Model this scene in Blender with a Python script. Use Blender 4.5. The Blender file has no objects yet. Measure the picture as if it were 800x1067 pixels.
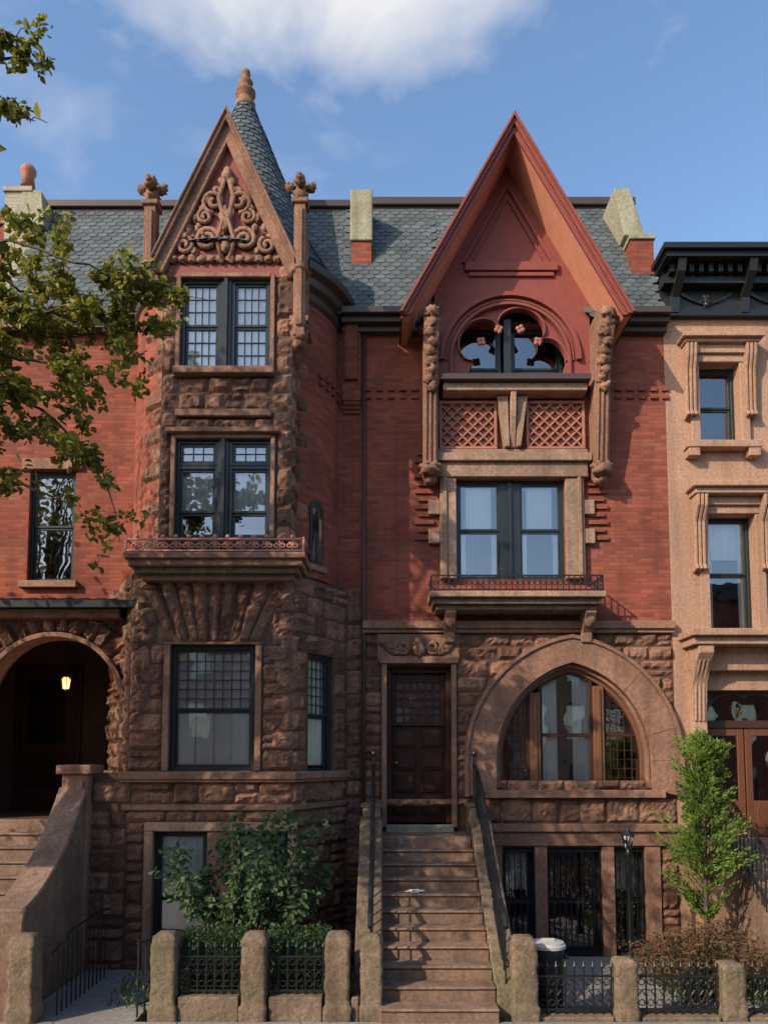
import bpy, math, random
from mathutils import Vector, noise
rad=math.radians
rnd=random.Random(11)
# ---------------- survey: converts measurements of the street front into metres on a vertical plane Y
FO=800.0; TH=rad(4.5); CYY=727.0; D=13.33; HE=3.2
CT,ST=math.cos(TH),math.sin(TH)
def X(px,py,Y=0.0):
    dy=(CYY-py)/FO; t=(D+Y)/(CT-dy*ST); return t*(px-400)/FO
def Z(py,Y=0.0):
    dy=(CYY-py)/FO; t=(D+Y)/(CT-dy*ST); return HE+t*(ST+dy*CT)
def R4(a,b,c,d,Y=0.0):
    m=(b+d)/2
    return X(a,m,Y),X(c,m,Y),Z(d,Y),Z(b,Y)

# ---------------- materials
MATS={}
def newmat(name):
    m=bpy.data.materials.new(name); m.use_nodes=True
    nt=m.node_tree; bs=nt.nodes['Principled BSDF']; MATS[name]=m
    return m,nt,bs
def N(nt,t,**k):
    n=nt.nodes.new(t)
    for a,b in k.items():
        if a.startswith('i_'):
            key=a[2:]
            n.inputs[int(key) if key.isdigit() else key.replace('_',' ')].default_value=b
        else: setattr(n,a,b)
    return n
def c4(c): return (c[0],c[1],c[2],1)
def mix(nt,fac,a,b,bt='MIX'):
    n=N(nt,'ShaderNodeMixRGB',blend_type=bt)
    for s,v in zip((0,1,2),(fac,a,b)):
        if hasattr(v,'links') or hasattr(v,'is_linked'): nt.links.new(v,n.inputs[s])
        else: n.inputs[s].default_value = v if s==0 else c4(v)
    return n.outputs[0]
def mrange(nt,val,a,b,c,d):
    n=N(nt,'ShaderNodeMapRange'); nt.links.new(val,n.inputs[0])
    for i,v in enumerate((a,b,c,d)): n.inputs[i+1].default_value=v
    return n.outputs[0]
def objn(nt,scale,detail=4,sc=None,rough=.6):
    tc=N(nt,'ShaderNodeTexCoord'); mp=N(nt,'ShaderNodeMapping')
    if sc: mp.inputs['Scale'].default_value=sc
    nt.links.new(tc.outputs['Object'],mp.inputs[0])
    n=N(nt,'ShaderNodeTexNoise',i_Scale=scale,i_Detail=detail,i_Roughness=rough); nt.links.new(mp.outputs[0],n.inputs['Vector'])
    return n.outputs['Fac']
def bump(nt,bs,h,st,dist=.02,prev=None):
    b=N(nt,'ShaderNodeBump',i_Strength=st,i_Distance=dist); nt.links.new(h,b.inputs['Height'])
    if prev: nt.links.new(prev,b.inputs['Normal'])
    nt.links.new(b.outputs[0],bs.inputs['Normal']); return b.outputs[0]
def stone(name,c1,c2,var=.2,bst=.5,scale=1.6,rough=.92,streak=.45,c3=None):
    m,nt,bs=newmat(name)
    col=mix(nt,mrange(nt,objn(nt,scale,5),.35,.65,0,1),c1,c2)
    if c3: col=mix(nt,mrange(nt,objn(nt,.8,3),.52,.66,0,.8),col,c3)
    col=mix(nt,mrange(nt,objn(nt,22,3),.35,.72,0,.65),col,(c2[0]*.5,c2[1]*.45,c2[2]*.45))
    if streak: col=mix(nt,mrange(nt,objn(nt,1,4,(4,4,.35)),.47,.70,0,streak),col,(c2[0]*.32,c2[1]*.30,c2[2]*.32))
    g=N(nt,'ShaderNodeNewGeometry')
    h=N(nt,'ShaderNodeHueSaturation'); nt.links.new(col,h.inputs['Color'])
    nt.links.new(mrange(nt,g.outputs['Random Per Island'],0,1,1-var,1+var),h.inputs['Value'])
    nt.links.new(h.outputs[0],bs.inputs['Base Color'])
    bs.inputs['Roughness'].default_value=rough
    bs.inputs['Specular IOR Level'].default_value=.2
    bump(nt,bs,objn(nt,14,6,None,.75),bst,.05)
def brick(name,c1,c2,mo):
    m,nt,bs=newmat(name)
    tc=N(nt,'ShaderNodeTexCoord')
    b=N(nt,'ShaderNodeTexBrick',i_Scale=1.0); b.inputs['Color1'].default_value=c4(c1); b.inputs['Color2'].default_value=c4(c2)
    b.inputs['Mortar'].default_value=c4(mo); b.inputs['Mortar Size'].default_value=.007; b.inputs['Brick Width'].default_value=.215
    b.inputs['Row Height'].default_value=.07; b.inputs['Mortar Smooth'].default_value=.3; b.inputs['Bias'].default_value=-.1
    nt.links.new(tc.outputs['UV'],b.inputs['Vector'])
    col=mix(nt,mrange(nt,objn(nt,1.2,5),.4,.7,0,.6),b.outputs['Color'],(c2[0]*.7,c2[1]*.8,c2[2]*.85))
    col=mix(nt,mrange(nt,objn(nt,1,5,(3,3,.3)),.5,.78,0,.6),col,(.07,.032,.022))
    nt.links.new(col,bs.inputs['Base Color']); bs.inputs['Roughness'].default_value=.9
    bs.inputs['Specular IOR Level'].default_value=.15
    inv=mrange(nt,b.outputs['Fac'],0,1,1,0)
    p=bump(nt,bs,inv,.7,.012); bump(nt,bs,objn(nt,45,3),.35,.01,p)
def plain(name,c,rough=.6,metal=0,var=.12,bst=.15,spec=.4,nscale=6,dark=.35):
    m,nt,bs=newmat(name)
    col=mix(nt,mrange(nt,objn(nt,nscale,4),.35,.75,0,dark),c,(c[0]*.5,c[1]*.5,c[2]*.5))
    g=N(nt,'ShaderNodeNewGeometry')
    h=N(nt,'ShaderNodeHueSaturation'); nt.links.new(col,h.inputs['Color'])
    nt.links.new(mrange(nt,g.outputs['Random Per Island'],0,1,1-var,1+var),h.inputs['Value'])
    nt.links.new(h.outputs[0],bs.inputs['Base Color'])
    bs.inputs['Roughness'].default_value=rough; bs.inputs['Metallic'].default_value=metal
    bs.inputs['Specular IOR Level'].default_value=spec
    if bst>.1: bump(nt,bs,objn(nt,25,3),bst,.01)
def leafmat(name,ca,cb,tr=.4):
    m,nt,bs=newmat(name)
    g=N(nt,'ShaderNodeNewGeometry')
    cr=N(nt,'ShaderNodeValToRGB'); nt.links.new(g.outputs['Random Per Island'],cr.inputs[0])
    cr.color_ramp.elements[0].color=c4(ca); cr.color_ramp.elements[1].color=c4(cb)
    nt.links.new(cr.outputs[0],bs.inputs['Base Color']); bs.inputs['Roughness'].default_value=.5
    bs.inputs['Specular IOR Level'].default_value=.3
    t=N(nt,'ShaderNodeBsdfTranslucent'); nt.links.new(cr.outputs[0],t.inputs[0])
    mx=N(nt,'ShaderNodeMixShader',i_0=tr); nt.links.new(bs.outputs[0],mx.inputs[1]); nt.links.new(t.outputs[0],mx.inputs[2])
    nt.links.new(mx.outputs[0],nt.nodes['Material Output'].inputs[0])
stone('rock_stone',(.385,.20,.132),(.205,.105,.07),var=.36,bst=1.0,c3=(.42,.26,.17))
stone('mortar_stone',(.15,.088,.062),(.11,.065,.047),var=.0,streak=0)
stone('smooth_stone',(.375,.205,.138),(.25,.138,.094),var=.08,bst=.35)
stone('carved_stone',(.34,.18,.122),(.21,.115,.077),var=.12,bst=.4)
stone('light_stone',(.44,.28,.19),(.30,.19,.13),var=.1,bst=.3)
stone('stucco_brown',(.49,.295,.20),(.40,.24,.16),var=.02,bst=.25,scale=.8,streak=.35)
stone('stoop_stone',(.30,.19,.135),(.19,.122,.088),var=.12,bst=.3,scale=2.5)
stone('post_stone',(.32,.225,.155),(.18,.13,.09),var=.15,bst=.9,c3=(.22,.20,.115))
stone('cap_stone',(.42,.39,.28),(.30,.28,.19),var=.05,bst=.3)
stone('concrete',(.34,.32,.30),(.25,.235,.22),var=.03,bst=.3,scale=.7,streak=.1)
stone('asphalt',(.055,.055,.058),(.04,.04,.042),var=0,bst=.4,streak=0)
stone('soil',(.09,.065,.045),(.05,.04,.03),var=0,bst=.8,streak=0)
brick('red_brick',(.345,.09,.054),(.195,.05,.034),(.19,.10,.075))
brick('pale_brick',(.45,.38,.30),(.36,.30,.23),(.3,.27,.22))
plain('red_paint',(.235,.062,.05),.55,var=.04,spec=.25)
plain('sunlit_red_soffit',(.60,.25,.165),.65,var=.04,spec=.25)  # hood red lightened so the soffit looks sunlit; sunlight put into the colour
plain('terracotta',(.36,.145,.095),.8)
plain('slate',(.095,.108,.112),.65,var=.24,bst=.3,nscale=2,dark=.45,spec=.25)
plain('slate_base',(.04,.046,.048),.8)
plain('dark_paint',(.022,.026,.027),.35,var=.1)
plain('black_iron',(.012,.012,.013),.4,spec=.5,bst=.05)
plain('bronze_trim',(.060,.040,.034),.45)
plain('dark_wood',(.050,.022,.015),.3,var=.2,nscale=12)
plain('oak_wood',(.16,.072,.038),.35,var=.15,nscale=12)
plain('door_orange',(.13,.048,.024),.35,var=.1,nscale=12)
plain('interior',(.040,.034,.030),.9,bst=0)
plain('curtain',(.88,.85,.78),.9,var=.04,bst=.0,dark=.12)
plain('rail_pink',(.48,.22,.17),.6,bst=0)
plain('plastic_dark',(.03,.032,.034),.4)
plain('plastic_light',(.45,.45,.42),.45)
plain('bark',(.10,.075,.055),.95,bst=.8)
plain('paper',(.8,.8,.78),.8)
plain('brass',(.35,.25,.1),.35,metal=.8)
leafmat('leaf_tree',(.085,.115,.02),(.38,.33,.05))
leafmat('leaf_shrub',(.05,.105,.045),(.14,.20,.085))
leafmat('leaf_hedge',(.02,.05,.02),(.05,.09,.03),.25)
leafmat('leaf_evergreen',(.08,.15,.03),(.25,.34,.06))
leafmat('leaf_maple',(.15,.05,.035),(.18,.14,.06))
m,nt,bs=newmat('glass')
nt.nodes.remove(bs)
gl=N(nt,'ShaderNodeBsdfGlossy',i_Roughness=.02); gl.inputs[0].default_value=(.97,.98,1,1)
tr=N(nt,'ShaderNodeBsdfTransparent'); tr.inputs[0].default_value=(.93,.95,.94,1)
fr=N(nt,'ShaderNodeFresnel',i_IOR=1.6)
bp=N(nt,'ShaderNodeBump',i_Strength=.2,i_Distance=.02); nt.links.new(objn(nt,1.7,2),bp.inputs['Height'])
nt.links.new(bp.outputs[0],gl.inputs['Normal'])
mx=N(nt,'ShaderNodeMixShader'); nt.links.new(mrange(nt,fr.outputs[0],0,1,.17,1),mx.inputs[0])
nt.links.new(tr.outputs[0],mx.inputs[1]); nt.links.new(gl.outputs[0],mx.inputs[2]); nt.links.new(mx.outputs[0],nt.nodes['Material Output'].inputs[0])
m,nt,bs=newmat('lamp_glow'); bs.inputs['Base Color'].default_value=(1,.6,.2,1)
bs.inputs['Emission Color'].default_value=(1,.50,.14,1); bs.inputs['Emission Strength'].default_value=3.5

# ---------------- geometry helpers
class Frame:
    def __init__(s,ox,oy,tx,ty):
        l=math.hypot(tx,ty); s.ox,s.oy,s.tx,s.ty=ox,oy,tx/l,ty/l; s.nx,s.ny=s.ty,-s.tx
    def __call__(s,u,o,z): return (s.ox+u*s.tx+o*s.nx, s.oy+u*s.ty+o*s.ny, z)
def flat(Y): return Frame(0,Y,1,0)
P0=flat(0)
BF=[(0,3,2,1),(4,5,6,7),(0,1,5,4),(1,2,6,5),(2,3,7,6),(3,0,4,7)]
class Geo:
    def __init__(s): s.v=[];s.f=[];s.uv=[]
    def add(s,vs,fs,uvs=None):
        b=len(s.v); s.v.extend(vs)
        for i,f in enumerate(fs):
            s.f.append(tuple(b+k for k in f)); s.uv.append(uvs[i] if uvs else None)
    def box(s,P,u0,u1,o0,o1,z0,z1):
        if u1<u0:u0,u1=u1,u0
        if z1<z0:z0,z1=z1,z0
        if o1<o0:o0,o1=o1,o0
        s.add([P(u0,o1,z0),P(u1,o1,z0),P(u1,o0,z0),P(u0,o0,z0),P(u0,o1,z1),P(u1,o1,z1),P(u1,o0,z1),P(u0,o0,z1)],BF)
    def wbox(s,x0,x1,y0,y1,z0,z1): s.box(P0,x0,x1,-y0,-y1,z0,z1)
    def prism(s,P,pts,o0,o1):
        n=len(pts); a=sum(pts[i][0]*pts[(i+1)%n][1]-pts[(i+1)%n][0]*pts[i][1] for i in range(n))
        if a<0: pts=pts[::-1]
        vs=[P(u,o1,z) for u,z in pts]+[P(u,o0,z) for u,z in pts]
        fs=[tuple(range(n)),tuple(range(2*n-1,n-1,-1))]+[(i,n+i,n+(i+1)%n,(i+1)%n) for i in range(n)]
        s.add(vs,fs)
    def prismx(s,pts,x0,x1):   # pts in (y,z)
        n=len(pts)
        vs=[(x0,y,z) for y,z in pts]+[(x1,y,z) for y,z in pts]
        s.add(vs,[tuple(range(n)),tuple(range(2*n-1,n-1,-1))]+[(i,n+i,n+(i+1)%n,(i+1)%n) for i in range(n)])
    def prismz(s,pts,z0,z1):
        n=len(pts)
        vs=[(x,y,z0) for x,y in pts]+[(x,y,z1) for x,y in pts]
        s.add(vs,[tuple(range(n-1,-1,-1)),tuple(range(n,2*n))]+[(i,(i+1)%n,n+(i+1)%n,n+i) for i in range(n)])
    def sheet(s,P,u0,u1,z0,z1,holes=(),depth=.3,o=0.0):
        us=sorted(set([u0,u1]+[h[0] for h in holes]+[h[1] for h in holes])); zs=sorted(set([z0,z1]+[h[2] for h in holes]+[h[3] for h in holes]))
        us=[u for u in us if u0<=u<=u1]; zs=[z for z in zs if z0<=z<=z1]
        for i in range(len(us)-1):
            for j in range(len(zs)-1):
                cu=(us[i]+us[i+1])/2; cz=(zs[j]+zs[j+1])/2
                if any(h[0]<cu<h[1] and h[2]<cz<h[3] for h in holes): continue
                s.add([P(us[i],o,zs[j]),P(us[i+1],o,zs[j]),P(us[i+1],o,zs[j+1]),P(us[i],o,zs[j+1])],[(0,1,2,3)])
        for h in holes:
            a,b,c,d=h
            for q in (((a,c),(a,d)),((b,d),(b,c)),((a,d),(b,d)),((b,c),(a,c))):
                (p,r),(p2,r2)=q
                s.add([P(p,o,r),P(p2,o,r2),P(p2,o-depth,r2),P(p,o-depth,r)],[(0,1,2,3)])
    def plate(s,P,outer,hole,c,o,depth=.3):
        def ray(poly,a):
            dx,dz=math.cos(a),math.sin(a); best=None
            for i in range(len(poly)):
                x1,z1=poly[i][0]-c[0],poly[i][1]-c[1]; x2,z2=poly[(i+1)%len(poly)][0]-c[0],poly[(i+1)%len(poly)][1]-c[1]
                ex,ez=x2-x1,z2-z1; den=dx*ez-dz*ex
                if abs(den)<1e-9: continue
                t=(x1*ez-z1*ex)/den; w=(x1*dz-z1*dx)/den
                if t>1e-6 and -1e-4<=w<=1+1e-4 and (best is None or t<best): best=t
            return best if best else 0
        A=sorted(set(round(math.atan2(p[1]-c[1],p[0]-c[0]),5) for p in list(outer)+list(hole)))
        n=len(A); hi=[];ou=[]
        for a in A:
            rh=ray(hole,a); ro=max(ray(outer,a),rh)
            hi.append((c[0]+rh*math.cos(a),c[1]+rh*math.sin(a))); ou.append((c[0]+ro*math.cos(a),c[1]+ro*math.sin(a)))
        vs=[P(u,o,z) for u,z in hi]+[P(u,o,z) for u,z in ou]+[P(u,o-depth,z) for u,z in hi]
        fs=[]
        for i in range(n):
            j=(i+1)%n; fs.append((i,n+i,n+j,j)); fs.append((j,2*n+j,2*n+i,i))
        s.add(vs,fs)
    def strip(s,P,inn,out,o0,o1):
        n=len(inn); vs=[]
        for (a,b),(c,d) in zip(inn,out): vs+= [P(a,o1,b),P(c,o1,d),P(c,o0,d),P(a,o0,b)]
        fs=[]
        for i in range(n-1):
            for k in range(4): fs.append((4*i+k,4*i+4+k,4*i+4+(k+1)%4,4*i+(k+1)%4))
        fs.append((3,2,1,0)); fs.append((4*n-4,4*n-3,4*n-2,4*n-1))
        s.add(vs,fs)
    def lathe(s,cx,cy,prof,a0=0,a1=360,n=48,ry=1.0):
        vs=[];fs=[];uv=[]; m=len(prof); R=max(p[0] for p in prof)
        for i in range(n+1):
            a=rad(a0+(a1-a0)*i/n)
            for r,z in prof: vs.append((cx+r*math.sin(a),cy-r*ry*math.cos(a),z))
        for i in range(n):
            for j in range(m-1):
                fs.append((i*m+j,(i+1)*m+j,(i+1)*m+j+1,i*m+j+1))
                ua=rad(a0+(a1-a0)*i/n)*R; ub=rad(a0+(a1-a0)*(i+1)/n)*R
                uv.append([(ua,prof[j][1]),(ub,prof[j][1]),(ub,prof[j+1][1]),(ua,prof[j+1][1])])
        s.add(vs,fs,uv)
    def tube(s,pts,r,k=6,r1=None):
        pts=[Vector(p) for p in pts]; n=len(pts); vs=[];fs=[]
        for i,p in enumerate(pts):
            d=(pts[min(i+1,n-1)]-pts[max(i-1,0)])
            if d.length<1e-9: d=Vector((0,0,1))
            d.normalize()
            ref=Vector((0,1,0)) if abs(d.y)<.9 else Vector((1,0,0))
            a=d.cross(ref).normalized(); b=d.cross(a)
            rr=r if r1 is None else r+(r1-r)*i/max(1,n-1)
            for q in range(k):
                t=2*math.pi*q/k; vs.append(tuple(p+a*math.cos(t)*rr+b*math.sin(t)*rr))
        for i in range(n-1):
            for q in range(k): fs.append((i*k+q,i*k+(q+1)%k,(i+1)*k+(q+1)%k,(i+1)*k+q))
        fs.append(tuple(range(k-1,-1,-1))); fs.append(tuple((n-1)*k+q for q in range(k)))
        s.add(vs,fs)
    def lump(s,c,r,amp=.25,fr=3.0,n=14,m=9,sd=0):
        vs=[];fs=[]
        for j in range(m+1):
            th=math.pi*j/m
            for i in range(n):
                ph=2*math.pi*i/n
                d=Vector((math.sin(th)*math.cos(ph),math.sin(th)*math.sin(ph),math.cos(th)))
                k=1+amp*noise.noise(d*fr+Vector((sd,sd*2.3,0)))*1.6
                vs.append((c[0]+d.x*r[0]*k,c[1]+d.y*r[1]*k,c[2]+d.z*r[2]*k))
        for j in range(m):
            for i in range(n): fs.append((j*n+i,(j+1)*n+i,(j+1)*n+(i+1)%n,j*n+(i+1)%n))
        s.add(vs,fs)
    def rock(s,P,a,b,c,d,bulge=.05,cell=.055,gap=.007):
        w=max(math.dist(a,b),math.dist(d,c)); h=max(math.dist(a,d),math.dist(b,c))
        if w<.05 or h<.05: return
        nx=max(3,int(w/cell)); nz=max(3,int(h/cell)); sd=Vector((rnd.uniform(0,90),rnd.uniform(0,90),0)); base=bulge*rnd.uniform(.4,1.1)
        gx=gap/w; gz=gap/h; vs=[];fs=[]; tilt=rnd.uniform(-.5,.5)*bulge; tl2=rnd.uniform(-.5,.5)*bulge
        for j in range(nz+1):
            t=gz+(1-2*gz)*j/nz
            for i in range(nx+1):
                q=gx+(1-2*gx)*i/nx
                u=(a[0]*(1-q)+b[0]*q)*(1-t)+(d[0]*(1-q)+c[0]*q)*t
                z=(a[1]*(1-q)+b[1]*q)*(1-t)+(d[1]*(1-q)+c[1]*q)*t
                e=min(i,nx-i)*w/nx; f=min(j,nz-j)*h/nz; k=min(1,min(e,f)/.05)
                if k<=0: o=-.006
                else:
                    nn=noise.noise(Vector((u*5,z*5,0))+sd)+.8*noise.noise(Vector((u*14,z*14,3))+sd)
                    o=(k*(2-k))*(base+tilt*(q-.5)*2+tl2*(t-.5)*2)+nn*bulge*.9*k
                    o=max(o,.004)
                vs.append(P(u,o,z))
        for j in range(nz):
            for i in range(nx): fs.append((j*(nx+1)+i,j*(nx+1)+i+1,(j+1)*(nx+1)+i+1,(j+1)*(nx+1)+i))
        s.add(vs,fs)
def ashlar(g,P,u0,u1,z0,z1,holes=(),rowh=.27,blk=(.3,.75),bulge=.055,cut=None):
    zs=sorted(set([z0,z1]+[z for h in holes for z in h[2:4] if z0+.05<z<z1-.05]))
    for k in range(len(zs)-1):
        n=max(1,round((zs[k+1]-zs[k])/rowh)); H=zs[k+1]-zs[k]
        cuts_=[0]+[ (i+rnd.uniform(-.22,.22))/n for i in range(1,n)]+[1]
        for i in range(n):
            za=zs[k]+H*cuts_[i]; zb=zs[k]+H*cuts_[i+1]
            iv=[(u0,u1)]
            cs=[(h[0],h[1]) for h in holes if za<h[3]-.03 and zb>h[2]+.03]
            if cut: cs+=cut(za,zb)
            for a,b in cs:
                nv=[]
                for p,q in iv:
                    if b<=p or a>=q: nv.append((p,q)); continue
                    if a>p: nv.append((p,a))
                    if b<q: nv.append((b,q))
                iv=nv
            for p,q in iv:
                if q-p<.05: continue
                u=p
                while u<q-1e-6:
                    w=rnd.uniform(*blk)
                    if q-u-w<blk[0]*.7: w=q-u
                    if rnd.random()<.16 and zb-za>.2 and w<1:
                        zm=za+(zb-za)*rnd.uniform(.4,.6); g.rock(P,(u,za),(u+w,za),(u+w,zm),(u,zm),bulge); g.rock(P,(u,zm),(u+w,zm),(u+w,zb),(u,zb),bulge)
                    else: g.rock(P,(u,za),(u+w,za),(u+w,zb),(u,zb),bulge)
                    u+=w
def arch_pts(cx,zs,hw,rise,zb=None,n=14):
    R=(hw*hw+rise*rise)/(2*hw); a1=math.acos(max(-1,min(1,(R-hw)/R))); L=[]
    for i in range(n+1):
        a=a1*i/n; L.append((cx-hw+R-R*math.cos(a),zs+R*math.sin(a)))
    Rr=[(2*cx-x,z) for x,z in L[::-1][1:]]
    pts=L+Rr
    if zb is not None: pts=[(cx-hw,zb)]+pts+[(cx+hw,zb)]
    return pts
class House:
    def __init__(s,name):
        s.e=bpy.data.objects.new(name,None); bpy.context.collection.objects.link(s.e); s.p={}
    def g(s,part,mat,bevel=0,smooth=False):
        k=part
        if k not in s.p: s.p[k]=(Geo(),mat,bevel,smooth)
        return s.p[k][0]
    def done(s):
        for part,(g,mat,bev,sm) in s.p.items():
            if g.v: mkobj(part,g,mat,s.e,bev,sm)
        return s.e
def mkobj(name,g,mat,parent=None,bev=0,smooth=False):
    me=bpy.data.meshes.new(name); me.from_pydata(g.v,[],g.f); me.update()
    uvl=me.uv_layers.new(name='UVMap')
    data=[0.0]*(2*len(me.loops))
    for p in me.polygons:
        cu=g.uv[p.index]; n=p.normal
        if cu is None:
            if abs(n.z)>.7: tx,ty,mode=1,0,1
            else:
                l=math.hypot(n.x,n.y) or 1; tx,ty,mode=-n.y/l,n.x/l,0
        for k,li in enumerate(p.loop_indices):
            if cu is not None: data[2*li],data[2*li+1]=cu[k]
            else:
                c=me.vertices[me.loops[li].vertex_index].co
                if mode: data[2*li],data[2*li+1]=c.x,c.y
                else: data[2*li],data[2*li+1]=c.x*tx+c.y*ty,c.z
    uvl.data.foreach_set('uv',data)
    if smooth: me.polygons.foreach_set('use_smooth',[True]*len(me.polygons))
    me.materials.append(MATS[mat])
    ob=bpy.data.objects.new(name,me); bpy.context.collection.objects.link(ob)
    if parent: ob.parent=parent
    if bev:
        b=ob.modifiers.new('b','BEVEL'); b.width=bev; b.segments=1; b.limit_method='ANGLE'; b.angle_limit=rad(40)
    return ob
def spiral(P,u,z,r0,r1,a0,turns,o,n=18):
    return [P(u+(r0+(r1-r0)*i/n)*math.cos(a0+turns*2*math.pi*i/n),o,z+(r0+(r1-r0)*i/n)*math.sin(a0+turns*2*math.pi*i/n)) for i in range(n+1)]
def muntins(g,P,u0,u1,z0,z1,nx,nz,o,w=.016):
    for i in range(1,nx): u=u0+(u1-u0)*i/nx; g.box(P,u-w/2,u+w/2,o-.012,o+.012,z0,z1)
    for j in range(1,nz): z=z0+(z1-z0)*j/nz; g.box(P,u0,u1,o-.01,o+.01,z-w/2,z+w/2)
def window(H,P,u0,u1,z0,z1,o=-.12,fw=.055,up=(1,1),lo=(1,1),split=.5,curtain=1.0,mat='dark_paint',folds=True,inter=True,sash=.04,drape=False):
    g=H.g('window_frames' if mat=='dark_paint' else 'wood_window_frames',mat,.004)
    g.box(P,u0,u0+fw,o-.06,o+.03,z0,z1); g.box(P,u1-fw,u1,o-.06,o+.03,z0,z1)
    g.box(P,u0+fw,u1-fw,o-.06,o+.028,z1-fw,z1); g.box(P,u0+fw,u1-fw,o-.06,o+.032,z0,z0+fw*.8)
    a,b,c,d=u0+fw,u1-fw,z0+fw*.8,z1-fw; zm=c+(d-c)*split
    for (p,q,oo,gr) in ((zm,d,o-.012,up),(c,zm,o-.035,lo)):
        if q-p<.05: continue
        g.box(P,a,a+sash,oo-.015,oo+.015,p,q); g.box(P,b-sash,b,oo-.015,oo+.015,p,q)
        g.box(P,a+sash,b-sash,oo-.014,oo+.014,q-sash,q); g.box(P,a+sash,b-sash,oo-.014,oo+.014,p,p+sash)
        muntins(g,P,a+sash,b-sash,p+sash,q-sash,gr[0],gr[1],oo)
        H.g('window_glass','glass').add([P(a+.01,oo-.008,p+.01),P(b-.01,oo-.008,p+.01),P(b-.01,oo-.008,q-.01),P(a+.01,oo-.008,q-.01)],[(0,1,2,3)])
    if curtain>0:
        cg=H.g('curtains','curtain',0,True); n=40; zc=d-(d-c)*curtain
        def cur(a,b,zc):
            vs=[];fs=[]
            for i in range(n+1):
                u=a+(b-a)*i/n; oo=o-.075+(.012*math.sin(i*1.1)+.006*math.sin(i*2.7) if folds else 0)
                vs+= [P(u,oo,zc),P(u,oo,d)]
            for i in range(n): fs.append((2*i,2*i+2,2*i+3,2*i+1))
            cg.add(vs,fs)
        cur(a,b,zc)
        if drape: cur(a,a+(b-a)*.18,c); cur(b-(b-a)*.18,b,c)
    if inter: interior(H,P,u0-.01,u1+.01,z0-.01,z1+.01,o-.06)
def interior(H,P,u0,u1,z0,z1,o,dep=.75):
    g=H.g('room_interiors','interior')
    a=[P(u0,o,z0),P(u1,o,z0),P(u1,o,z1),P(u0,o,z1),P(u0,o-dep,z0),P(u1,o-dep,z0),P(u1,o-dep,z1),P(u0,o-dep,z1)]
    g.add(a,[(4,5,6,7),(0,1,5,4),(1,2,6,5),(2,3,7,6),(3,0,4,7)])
def slates_flat(g,x0,x1,ya,za,yb,zb,w=.2,ex=.13):
    L=math.hypot(yb-ya,zb-za); sy,sz=(yb-ya)/L,(zb-za)/L; ny,nz=-sz,sy
    rows=int(L/ex)+1
    for r in range(rows):
        v=r*ex; off=(r%2)*w/2; x=x0-off
        while x<x1:
            a=rnd.uniform(-.004,.004); l0=.014+rnd.uniform(0,.006); vt=min(v+ex*1.7,L)
            pr=[(.006,.35),(.03,.12),(w/2-.02,0),(w/2+.02,0),(w-.03,.12),(w-.006,.35)]
            vs=[(x+p,ya+sy*(v+q*ex+a)+ny*l0,za+sz*(v+q*ex+a)+nz*l0) for p,q in pr]
            vs+=[(x+w-.006,ya+sy*vt+ny*.003,za+sz*vt+nz*.003),(x+.006,ya+sy*vt+ny*.003,za+sz*vt+nz*.003)]
            g.add(vs,[tuple(range(8))]); x+=w
def slates_cone(g,cx,cy,prof,w=.17,ex=.12):
    segs=[];L=0
    for i in range(len(prof)-1):
        l=math.dist(prof[i],prof[i+1]); segs.append((L,l,prof[i],prof[i+1])); L+=l
    def at(v):
        for s0,l,p,q in segs:
            if v<=s0+l: t=(v-s0)/l; return p[0]+(q[0]-p[0])*t,p[1]+(q[1]-p[1])*t
        return prof[-1]
    rows=int(L/ex)
    for r in range(rows):
        R,_=at(r*ex); n=max(8,int(2*math.pi*R/w)); da=2*math.pi/n
        for i in range(n):
            a0=da*(i+(r%2)*.5); l0=.018+rnd.uniform(0,.006); vs=[]
            for p,q,l in [(.04,.35,l0),(.15,.1,l0),(.45,0,l0),(.55,0,l0),(.85,.1,l0),(.96,.35,l0),(.96,1.7,.003),(.04,1.7,.003)]:
                rr,zz=at(min(L,(r+q)*ex)); aa=a0+p*da; rr+=l
                vs.append((cx+rr*math.sin(aa),cy-rr*math.cos(aa),zz+l*.4))
            g.add(vs,[tuple(range(8))])
def leaf(g,p,d,size,w=.5):
    d=d.normalized(); ref=Vector((rnd.uniform(-1,1),rnd.uniform(-1,1),rnd.uniform(-1,1)))
    s=d.cross(ref)
    if s.length<1e-3: return
    s.normalize(); n=d.cross(s); h=size*w*.5
    m1=p+d*size*.35; m2=p+d*size*.7
    vs=[p,m1+s*h+n*h*.35,m2+s*h*.8+n*h*.3,p+d*size-n*size*.1,m2-s*h*.8+n*h*.3,m1-s*h+n*h*.35]
    g.add([tuple(v) for v in vs],[(0,1,2,3),(0,3,4,5)])
def rv(): 
    while True:
        v=Vector((rnd.uniform(-1,1),rnd.uniform(-1,1),rnd.uniform(-1,1)))
        if .01<v.length<1: return v

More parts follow.
